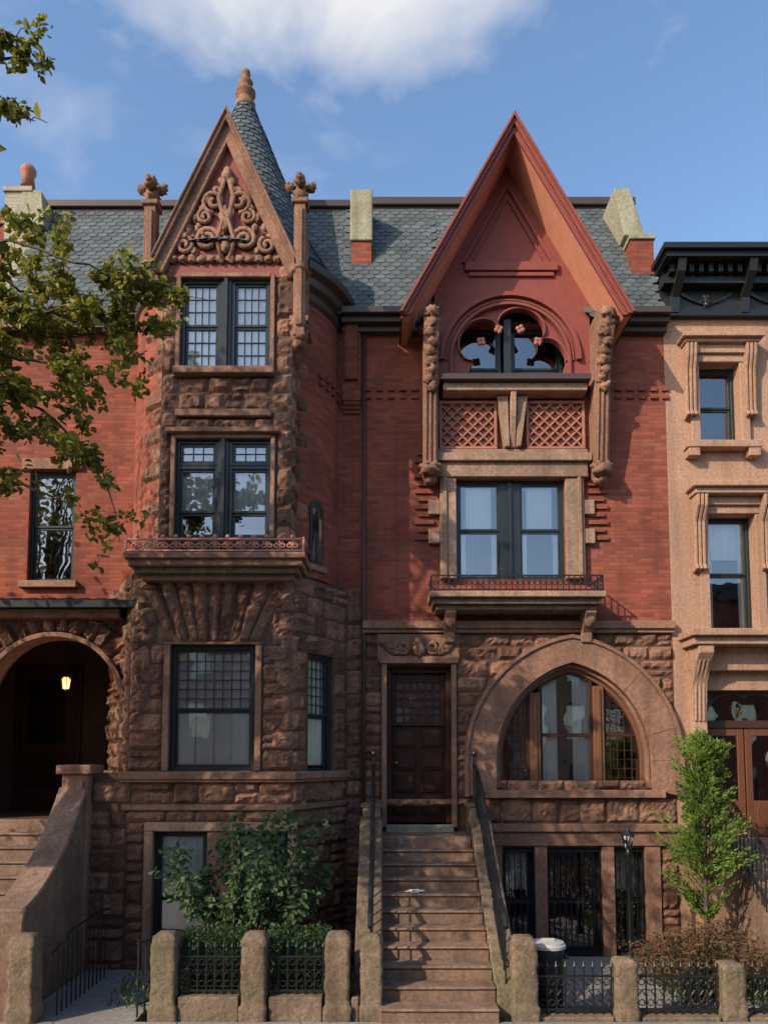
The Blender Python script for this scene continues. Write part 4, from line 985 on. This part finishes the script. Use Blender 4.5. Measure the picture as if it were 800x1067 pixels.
# =====================================================================  STOOPS, FENCES
def stoop():
    S=House('stone_stoop'); g=S.g('steps','stoop_stone',.015)
    s0,s1=-.05,1.40; n=11; zt=1.95; rz=zt/n; tr=.29
    g.wbox(s0,s1,-.9,-.02,-.2,zt)
    for i in range(n-1):
        z=zt-rz*(i+1); y0=-.9-tr*(i+1); g.wbox(s0,s1,y0+.03,y0+tr-.001,-.2,z-.04); g.wbox(s0-.0,s1+.0,y0,y0+tr+.02,z-.039,z)
    c=S.g('cheek_walls','post_stone',.02)
    for (a,b) in ((s0-.30,s0-.005),(s1+.005,s1+.27)):
        c.prismx([(0.0,-.2),(0.0,zt+.42),(-.55,zt+.42),(-.62,zt+.25),(-1.0,zt+.22),(-3.55,.36),(-3.6,-.2)],a,b)
        c.prismx([(-.58,zt+.30),(-1.0,zt+.27),(-3.5,.42),(-3.5,.36),(-1.0,zt+.20),(-.58,zt+.2)],a-.03,b+.03)
    c.wbox(s0-.33,s0+.02,-.5,-.05,zt+.42,zt+.5); c.wbox(s1-.02,s1+.31,-.5,-.05,zt+.42,zt+.5)
    S.done()
    for x in (s0-.12,s1+.12):
        Rr=House('iron_handrail'); ir=Rr.g('rail','black_iron')
        pts=[(x,-.35,zt+1.12),(x,-.8,zt+1.02),(x,-1.2,zt+.82),(x,-2.2,1.95),(x,-3.1,1.35),(x,-3.45,1.22),(x,-3.58,1.1)]
        ir.tube(pts,.035,8); ir.tube([(x,-.35,zt+.5),(x,-.35,zt+1.28)],.03,8); ir.lump((x,-.35,zt+1.32),(.05,.05,.06),.05)
        ir.tube([(p[0],p[1],p[2]-.62 if i else p[2]-.5) for i,p in enumerate(pts[:-1])],.015,6)
        for i in range(22):
            y=-.5-3.0*i/21
            for k in range(len(pts)-1):
                if pts[k][1]>=y>=pts[k+1][1]:
                    t=(pts[k][1]-y)/(pts[k][1]-pts[k+1][1]); z=pts[k][2]+(pts[k+1][2]-pts[k][2])*t; break
            ir.tube([(x,y,z-.8),(x,y,z)],.011,5)
            if i%2: ir.tube([(x,y+.045*math.cos(q*math.pi/4),z-.15+.045*math.sin(q*math.pi/4)) for q in range(9)],.008,4)
        Rr.done()
    P=House('litter_paper'); P.g('crumpled_paper','paper').lump((X(432,921,-1.9),-1.92,1.25+.015),(.13,.06,.018),.7,4); P.done()
    # left stoop
    S=House('porch_stoop'); g=S.g('steps','stoop_stone',.015); zt=ZP; n=12; rz=zt/n; x0,x1=-6.7,-4.93
    g.wbox(x0,x1,-1.1,-.86,-.2,zt)
    for i in range(n-1):
        y0=-1.1-.235*(i+1); z=zt-rz*(i+1); g.wbox(x0,x1,y0+.03,y0+.234,-.2,z-.04); g.wbox(x0,x1,y0,y0+.25,z-.039,z)
    c=S.g('cheek_walls','stoop_stone',.02)
    prof=[(-.86,-.2),(-.86,zt+.5)]
    for i in range(15):
        t=i/14; y=-1.5-2.0*t
        z=1.35+(zt+.45-1.35)*(1-t)**2.1 -.35*max(0,t-.6)
        prof.append((y,z))
    prof+=[(-3.5,-.2)]
    c.prismx(prof,-4.92,-4.58)
    cp=[p for p in prof[2:-1]]; c.prismx([(y,z+.09) for y,z in cp]+[(y,z-.0) for y,z in cp[::-1]],-4.97,-4.53)
    c.prismx([(-3.53,-.2),(-3.53,1.15),(-3.48,1.3),(-3.2,1.33),(-3.15,1.2),(-3.15,-.2)],-4.99,-4.51)
    sm=S.g('newel_pier','smooth_stone',.015); zq=Z(797,-1.35)
    sm.wbox(-4.93,-4.53,-1.5,-1.1,-.2,zq-.14); sm.wbox(-5.0,-4.46,-1.57,-1.03,zq-.139,zq); sm.wbox(-4.87,-4.59,-1.53,-1.5,zt+.4,zq-.25)
    S.done()
    def post(px,pt,Y,w=.30):
        h=Z(pt,Y); x=X(px,1020,Y)
        Q=House('stone_fence_post'); q=Q.g('post','post_stone',0,True)
        n=6; vs=[];fs=[]; ring=[]
        for a in range(4*n):
            s=a//n; t=(a%n)/n*2-1
            ring.append([( t,-1),(1,t),(-t,1),(-1,-t)][s])
        prof=[(1.12,0),(1.12,.08),(1.12,.16),(1.0,.18),(1.0,.24),(1.0,.3),(1,.38),(1,.45),(1,.52),(1,.6),(1,.66),(1,.72),(1,.78),(1,.82),(1.0,.84),(1.04,.86),(.98,.92),(.86,.965),(.6,.99),(.25,1.0)]
        for k,(r,t) in enumerate(prof):
            for (u,v) in ring:
                nn=noise.noise(Vector((u*2+px,v*2,t*6)))*.14+noise.noise(Vector((u*5+px,v*5,t*16)))*.10
                vs.append((x+u*w/2*(r+nn),Y+v*w/2*(r+nn),h*t))
        m=4*n
        for k in range(len(prof)-1):
            for i in range(m): fs.append((k*m+i,k*m+(i+1)%m,(k+1)*m+(i+1)%m,(k+1)*m+i))
        fs.append(tuple((len(prof)-1)*m+i for i in range(m)))
        q.add(vs,fs); Q.done(); return x
    YF=-3.55
    xs=[post(27,972,YF-.1),post(173,970,YF),post(266,970,YF),post(352,970,YF),post(387,972,YF,.26),post(545,974,YF),post(650,997,YF,.26),post(760,1001,YF,.27)]
    def fence(x0,x1,z0,z1,curb=.28,orn=True,y=YF):
        Q=House('iron_fence'); ir=Q.g('rails_and_pickets','black_iron')
        if curb: Q.g('stone_curb','post_stone',.015).wbox(x0,x1,y-.12,y+.12,-.2,curb)
        for z in (z0+.05,z1-.12): ir.wbox(x0,x1,y-.014,y+.014,z-.012,z+.012)
        n=max(2,round((x1-x0)/.11)); st=(x1-x0)/n
        for i in range(n+1):
            x=x0+st*i; ir.wbox(x-.009,x+.009,y-.009,y+.009,curb if curb else 0,z1)
            ir.lathe(x,y,[(0,z1-.03),(.022,z1),(.0,z1+.07)],n=6)
            if i<n and orn:
                c=x+st/2
                for zz in (z1-.19,z0+.13): ir.tube([(c+.038*math.cos(q*math.pi/4),y,zz+.038*math.sin(q*math.pi/4)) for q in range(9)],.007,4)
                ir.tube([(x,y,z0+.2),(c,y,(z0+z1)/2),(x,y,z1-.28)],.008,4); ir.tube([(x+st,y,z0+.2),(c,y,(z0+z1)/2),(x+st,y,z1-.28)],.008,4)
        Q.done()
    fence(xs[1]+.18,xs[2]-.18,.28,.86); fence(xs[2]+.18,xs[3]-.18,.28,.86); fence(xs[3]+.17,xs[4]-.15,.28,.5,orn=False)
    fence(xs[5]+.18,xs[6]-.16,.05,.62,curb=.04); fence(xs[6]+.16,xs[7]-.17,.05,.62,curb=.04); fence(xs[7]+.17,xs[7]+.75,.05,.62,curb=.04)
    Q=House('iron_gate'); ir=Q.g('gate','black_iron'); gx0=xs[1]-.35
    for i in range(5): ir.wbox(gx0+.06*i-.01,gx0+.06*i+.01,YF+.1*i,YF+.02+.1*i,0,.95)
    ir.tube([(gx0-.02,YF,.9),(gx0+.26,YF+.45,.9)],.014,5); ir.tube([(gx0-.02,YF,.15),(gx0+.26,YF+.45,.15)],.014,5); Q.done()
    Q=House('iron_handrail'); ir=Q.g('rail','black_iron'); x=xs[0]+.25
    ir.tube([(x,-3.5,.75),(x+.05,-3.0,.95),(x+.05,-2.0,1.0),(x+.05,-1.6,.95)],.016,6)
    for k in range(12): ir.tube([(x+.04,-3.4+.15*k,-.1),(x+.04,-3.4+.15*k,.9)],.01,5)
    Q.done()
    def can(x,y,h,r,lid):
        Q=House('trash_can'); b=Q.g('body','plastic_dark',0,True); l=Q.g('lid',lid,0,False)
        b.lathe(x,y,[(0,-.18),(r*.82,-.18),(r*.84,-.1),(r*.95,h-.12),(r*1.0,h-.1),(r*1.0,h-.06),(0,h-.06)],n=28)
        for k in range(3): b.lathe(x,y,[(r*(.86+.03*k),.1+k*.22),(r*(.90+.03*k),.12+k*.22),(r*(.87+.03*k),.14+k*.22)],n=28)
        l.lathe(x,y,[(r*1.0,h-.08),(r*1.07,h-.08),(r*1.07,h-.04),(r*.97,h-.03),(r*.95,h-.01),(r*.5,h+.0),(.0,h+.005)],n=28)
        l.box(P0,x-.08,x+.08,-y-.015,-y+.015,h+.0,h+.03)
        for s_ in (-1,1): b.wbox(x+s_*r-.02,x+s_*r+.04*s_,y-.07,y+.07,h-.22,h-.18)
        Q.done()
    can(X(571,1000,-3.15),-3.15,.84,.21,'plastic_light'); can(X(342,960,-2.2),-2.2,.72,.3,'plastic_dark')
    Q=House('iron_lamp_post'); ir=Q.g('post','black_iron',0,True); x,y=X(655,930,-1.3),-1.3; zt_=Z(885,y)
    ir.lathe(x,y,[(.09,-.2),(.09,-.1),(.05,-.02),(.03,.05),(.025,zt_-.1),(.045,zt_-.06),(.02,zt_)],n=10)
    g=Q.g('lantern','black_iron')
    g.lathe(x,y,[(0,zt_),(.05,zt_+.01),(.05,zt_+.02),(0,zt_+.02)],n=6); g.lathe(x,y,[(.11,zt_+.22),(.03,zt_+.3),(.0,zt_+.35)],n=6)
    for q in range(6): a=q*math.pi/3; g.tube([(x+.05*math.cos(a),y+.05*math.sin(a),zt_+.01),(x+.095*math.cos(a),y+.095*math.sin(a),zt_+.23)],.008,4)
    Q.g('lantern_glass','glass').lathe(x,y,[(.045,zt_+.02),(.088,zt_+.22)],n=6); Q.done()
stoop()

# =====================================================================  PLANTS
def shrub():
    T=House('leafy_shrub'); w=T.g('stems','bark',0,True); l=T.g('leaves','leaf_shrub'); Y0=-2.35
    base=Vector((X(255,975,Y0),Y0,-.15))
    tips=[(170,905),(185,880),(205,905),(225,870),(240,850),(262,862),(285,850),(305,842),(330,855),(325,880),(338,905),(300,900),(275,885),(250,905),(215,935),(240,945),(285,930),(320,930),(195,935),(265,925)]
    for (px,py) in tips:
        y=Y0+rnd.uniform(-.35,.35); tip=Vector((X(px,py,Y0),y,Z(py,Y0))); b=base+Vector((rnd.uniform(-.3,.3),rnd.uniform(-.15,.15),0))
        mid=b.lerp(tip,.5)+Vector((rnd.uniform(-.1,.1),0,.12)); w.tube([b,b.lerp(mid,.5)+Vector((0,0,.06)),mid,tip],.018,6,.005)
        for k in range(85):
            t=rnd.random()**.6; p=mid.lerp(tip,t)+rv()*.17
            leaf(l,p,Vector((rnd.uniform(-1,1),rnd.uniform(-1,1),rnd.uniform(-.8,.4))),rnd.uniform(.08,.15),.65)
    T.done()
    for (a,b) in ((192,252),(282,338)):
        Q=House('clipped_hedge'); l=Q.g('leaves','leaf_hedge'); x0,x1=X(a,1000,-3.1),X(b,1000,-3.1)
        Q.g('core','leaf_hedge').lump(((x0+x1)/2,-3.05,.42),((x1-x0)/2,.25,.42),.25,3)
        for k in range(2200):
            u=rnd.uniform(x0-.05,x1+.05); hh=.92+.08*noise.noise(Vector((u*3,1,0))); f=rnd.random()
            if f<.45: p=Vector((u,-3.38+.1*noise.noise(Vector((u*4,2,0)))+rnd.uniform(-.05,.08),rnd.uniform(-.0,hh)))
            else: p=Vector((u,rnd.uniform(-3.4,-2.7),hh+rnd.uniform(-.08,.03)))
            leaf(l,p,rv()+Vector((0,-.3,.4)),rnd.uniform(.035,.06),.5)
        Q.done()
    E=House('evergreen_shrub'); w=E.g('trunk','bark',0,True); l=E.g('foliage','leaf_evergreen'); Y0=-1.7
    bx=X(735,950,Y0); zt=Z(766,Y0); zb=Z(965,Y0); w.tube([(bx,Y0,-.2),(bx+.02,Y0,(zt+zb)/2),(bx+.03,Y0,zt-.1)],.05,6,.01)
    hgt=zt-zb
    for k in range(250):
        t=rnd.random()**.9; z=zb+hgt*t*.95; a=rnd.uniform(0,2*math.pi); wr=(.52*(1-t)**.6+.08)*(.4+.75*rnd.random())*(1+.4*math.sin(a*2+t*11))
        if t<.1: wr*=.6+4*t
        o=Vector((bx,Y0,z)); tip=o+Vector((math.cos(a)*wr,math.sin(a)*wr,wr*rnd.uniform(.3,1.0)+.08)); w.tube([o,tip],.006,3,.003)
        for j in range(44):
            s=rnd.uniform(.35,1.1); p=o.lerp(tip,s)+rv()*.05; leaf(l,p,(tip-o).normalized()+rv()*.7,rnd.uniform(.045,.09),.38)
    E.done()
    M=House('japanese_maple_shrub'); w=M.g('stems','bark',0,True); l=M.g('leaves','leaf_maple'); Y0=-2.7
    for (px,py) in ((672,995),(690,980),(710,972),(730,980),(745,973),(765,980),(785,992),(700,995),(725,998),(755,998),(778,1005),(682,1008)):
        tip=Vector((X(px,py,Y0),Y0+rnd.uniform(-.3,.3),Z(py,Y0))); b=Vector((X(728,1000,Y0),Y0,-.15)); w.tube([b,b.lerp(tip,.5)+Vector((0,0,.15)),tip],.014,5,.004)
        for k in range(280): leaf(l,tip+Vector((rnd.gauss(0,.15),rnd.gauss(0,.13),rnd.gauss(0,.08))),rv()+Vector((0,0,-.2)),rnd.uniform(.04,.075),.4)
    M.done()
    Gs=House('ground_cover_plants'); l=Gs.g('leaves','leaf_shrub')
    for k in range(6000):
        if rnd.random()<.65: x=rnd.uniform(X(690,960,-2),X(790,960,-2)); y=rnd.uniform(-2.6,-1.0); f=2.2
        else: x=rnd.uniform(-3.6,-.5); y=rnd.uniform(-3.2,-1.7); f=1.6
        hh=.22+.2*noise.noise(Vector((x*2,y*2,0)))
        leaf(l,Vector((x,y,-.2+rnd.random()*max(.05,hh)*f)),rv()+Vector((0,0,.6)),rnd.uniform(.05,.1),.35)
    Gs.done()
shrub()
def tree():
    T=House('street_tree'); w=T.g('trunk_and_limbs','bark',0,True); l=T.g('leaves','leaf_tree')
    base=Vector((-9.0,-5.6,-.02)); fork=Vector((-8.7,-5.4,4.2))
    w.tube([base,base+Vector((.02,0,.3)),base+Vector((.1,.1,2)),fork],.24,10,.17); w.tube([base,base+Vector((0,0,.25))],.34,10,.25)
    V=lambda px,py,y:Vector((X(px,py,y),y,Z(py,y)))
    boughs=[([(-200,430),(-60,350),(20,325),(90,335),(150,308),(215,312)],1.1,.22),([(-200,430),(-60,425),(10,405),(60,440),(105,485),(125,565)],1.0,.2),
            ([(-150,330),(-50,265),(10,250),(60,268),(110,285),(175,298)],1.1,.22),([(-120,520),(-40,500),(15,498),(50,515),(85,528)],.9,.16),
            ([(-100,380),(0,368),(50,378),(95,392),(150,368)],1.3,.26),([(-100,300),(-10,290),(40,305),(85,310)],1.7,.26),([(-80,450),(0,440),(40,455),(80,472)],1.3,.24),
            ([(-100,400),(0,350),(30,345),(70,352),(125,342),(180,350)],1.4,.28),([(-80,250),(0,235),(30,232),(45,246)],1.1,.18),([(-80,400),(0,400),(40,408),(95,425)],1.3,.24),
            ([(-80,330),(0,320),(60,322),(120,312)],1.5,.25),
            ([(-160,150),(-60,70),(0,62),(28,58),(48,88)],1.1,.15),([(-60,70),(-10,108),(25,118),(50,128)],1.0,.12),([(-60,50),(0,35),(22,30)],1.0,.12)]
    for pts,den,spr in boughs:
        y0=rnd.uniform(-5.3,-4.5); P=[V(px,py,y0+rnd.uniform(-.12,.12)) for px,py in pts]
        P2=[P[0]]
        for i in range(1,len(P)):
            for q in (1/3,2/3): P2.append(P[i-1].lerp(P[i],q)+rv()*.07)
            P2.append(P[i])
        w.tube([fork,fork.lerp(P[0],.5)+Vector((0,0,.3))],.07,7,.035); w.tube([fork.lerp(P[0],.5)+Vector((0,0,.3))]+P2,.032,6,.004)
        for i in range(len(P)-1):
            if P[i+1].x<-5.5: continue
            L=(P[i+1]-P[i]).length; n=int(L*270*den)
            if i==len(P)-2: n=int(n*.7)
            tw=[]
            for k in range(max(2,int(L*9))):
                o=P[i].lerp(P[i+1],rnd.random()); q=o+Vector((rnd.gauss(0,spr),rnd.gauss(0,spr*1.3),rnd.gauss(0,spr*.8))); w.tube([o,o.lerp(q,.5)+Vector((0,0,.02)),q],.005,3,.002); tw.append((o,q))
            for k in range(n):
                o,q=rnd.choice(tw); p=o.lerp(q,rnd.uniform(.3,1.1))+rv()*.08
                leaf(l,p,Vector((rnd.uniform(-1,1),rnd.uniform(-1,1),rnd.uniform(-.9,.3))),rnd.uniform(.065,.12),.62)
    def clump(c,n):
        w.tube([fork,fork.lerp(c,.55)+Vector((0,0,.4)),c],.045,5,.008)
        for j in range(n): leaf(l,c+Vector((rnd.gauss(0,.36),rnd.gauss(0,.36),rnd.gauss(0,.25))),rv()+Vector((0,0,-.3)),rnd.uniform(.10,.16),.6)
    def crown(N_,c0,r,n):
        for k in range(N_):
            while True:
                v=rv(); c=Vector((c0[0]+r[0]*v.x,c0[1]+r[1]*v.y,c0[2]+r[2]*v.z))
                if c.x<-.5*(D+c.y)-.9: break
            clump(c,n)
    crown(60,(-8.3,-5.2,7.8),(3.7,2.6,2.7),50)
    crown(50,(-5.6,-7.4,7.4),(2.4,1.3,2.0),55)   # unseen limbs over the roadway, added to shade the lower right facade
    crown(26,(-9.0,-6.8,12.0),(2.6,1.8,2.2),46)  # unseen upper clumps, added to throw leaf shadows on the tower
    T.done()
tree()

# =====================================================================  GROUND AND OPPOSITE ROW
def sheet_obj(name,x0,x1,y0,y1,z,mat):
    g=Geo(); g.add([(x0,y0,z),(x1,y0,z),(x1,y1,z),(x0,y1,z)],[(0,1,2,3)]); return mkobj(name,g,mat)
sheet_obj('ground',-600,600,-600,600,-.20,'soil')
sheet_obj('road',-120,120,-17.5,-7.6,-.13,'asphalt')
for (nm,y0,y1) in (('sidewalk',-7.45,-3.7),('sidewalk',-22,-17.65)):
    g=Geo(); x=-40
    while x<40: g.wbox(x+.004,x+1.496,y0,y1,-.2,0); x+=1.5
    mkobj(nm,g,'concrete',None,.006)
for y0,y1 in ((-7.6,-7.451),(-17.649,-17.5)):
    g=Geo(); g.wbox(-60,60,y0,y1,-.2,.004); mkobj('kerb',g,'concrete',None,.012)
g=Geo(); g.wbox(-4.55,-3.05,-3.69,-1.0,-.2,-.02); mkobj('areaway_path',g,'concrete',None,.01)
g=Geo(); g.wbox(1.75,5.3,-2.6,-.02,-.2,-.15); mkobj('areaway_paving',g,'concrete',None,.01)
def opposite():
    for k in range(6):
        H=House('opposite_rowhouse'); x0=-20+6.5*k; Pq=Frame(x0+6.5,-23.5,-1,0); hh=10.5+(k%3)*.6
        st=H.g('walls','red_brick' if k%2 else 'stucco_brown'); hs=[]
        for j in range(3):
            for i in range(3):
                a=.8+i*1.9; hs.append((a,a+1.05,1.0+j*2.9,2.9+j*2.9))
        st.sheet(Pq,0,6.49,0,hh,hs,.2)
        for h in hs: window(H,Pq,*h,o=-.12,curtain=rnd.choice((0,.5,.8)),inter=False); 
        H.g('inner','interior').box(Pq,.02,6.47,-8,-.7,0,hh-.05)
        c=H.g('cornice','bronze_trim'); c.box(Pq,0,6.49,0,.5,hh-.2,hh+.1); c.box(Pq,0,6.49,0,.3,hh-.7,hh-.2)
        H.done()
opposite()

# =====================================================================  LIGHT, SKY, CAMERA
sc=bpy.context.scene
az=rad(49); el=rad(30)
tow=Vector((-math.sin(az)*math.cos(el),-math.cos(az)*math.cos(el),math.sin(el)))
sd=bpy.data.lights.new('sun','SUN'); sd.energy=5.0; sd.angle=rad(.5); sd.color=(1,.87,.68)
so=bpy.data.objects.new('sun',sd); so.rotation_euler=tow.to_track_quat('Z','Y').to_euler(); so.location=(0,0,30); bpy.context.collection.objects.link(so)
wd=bpy.data.worlds.new('World'); sc.world=wd; wd.use_nodes=True; nt=wd.node_tree; nt.nodes.clear()
out=N(nt,'ShaderNodeOutputWorld'); bg=N(nt,'ShaderNodeBackground',i_Strength=.15); sky=N(nt,'ShaderNodeTexSky',sky_type='NISHITA'); sky.sun_disc=False; sky.sun_elevation=el; sky.sun_rotation=math.atan2(tow.x,tow.y)%(2*math.pi); sky.air_density=1.0; sky.dust_density=1.0; sky.ozone_density=1.2
hs=N(nt,'ShaderNodeHueSaturation',i_Saturation=1.08,i_Value=1.8); nt.links.new(sky.outputs[0],hs.inputs['Color']); nt.links.new(hs.outputs[0],bg.inputs[0])
cb=N(nt,'ShaderNodeBackground',i_Strength=.9); cb.inputs[0].default_value=(.97,.97,1,1)
tc=N(nt,'ShaderNodeTexCoord'); sep=N(nt,'ShaderNodeSeparateXYZ'); nt.links.new(tc.outputs['Generated'],sep.inputs[0])
def M(op,a,b=None):
    n=N(nt,'ShaderNodeMath',operation=op)
    for i,v in enumerate((a,b)):
        if v is None: continue
        if isinstance(v,(int,float)): n.inputs[i].default_value=v
        else: nt.links.new(v,n.inputs[i])
    return n.outputs[0]
zc=M('MAXIMUM',sep.outputs[2],.08); px=M('DIVIDE',sep.outputs[0],zc); py=M('DIVIDE',sep.outputs[1],zc)
cm=N(nt,'ShaderNodeCombineXYZ'); nt.links.new(px,cm.inputs[0]); nt.links.new(py,cm.inputs[1])
n1=N(nt,'ShaderNodeTexNoise',i_Scale=3.2,i_Detail=7,i_Roughness=.55,i_Distortion=.3); nt.links.new(cm.outputs[0],n1.inputs['Vector'])
ex=M('DIVIDE',M('ADD',px,.05),.36); ey=M('DIVIDE',M('SUBTRACT',py,.90),.20)
rr=M('SQRT',M('ADD',M('MULTIPLY',ex,ex),M('MULTIPLY',ey,ey)))
dens=M('ADD',M('SUBTRACT',1.0,rr),M('MULTIPLY',M('SUBTRACT',n1.outputs['Fac'],.5),2.4))
f1=mrange(nt,dens,.0,.85,0,.97)
f2=M('MULTIPLY',mrange(nt,n1.outputs['Fac'],.54,.8,0,.4),mrange(nt,px,-.1,.1,1,0))
fac=M('MAXIMUM',f1,f2); mx=N(nt,'ShaderNodeMixShader')
nt.links.new(fac,mx.inputs[0]); nt.links.new(bg.outputs[0],mx.inputs[1]); nt.links.new(cb.outputs[0],mx.inputs[2]); nt.links.new(mx.outputs[0],out.inputs[0])
cd=bpy.data.cameras.new('camera'); cam=bpy.data.objects.new('camera',cd); bpy.context.collection.objects.link(cam); sc.camera=cam
cam.location=(0,-D,HE); cam.rotation_euler=(rad(90)+TH,0,0)
cd.sensor_fit='VERTICAL'; cd.sensor_height=24; cd.sensor_width=18; cd.lens=24*FO/1067; cd.shift_y=(CYY-533.5)/1067; cd.clip_start=.1; cd.clip_end=2000
sc.view_settings.view_transform='Standard'; sc.view_settings.look='None'; sc.view_settings.exposure=0
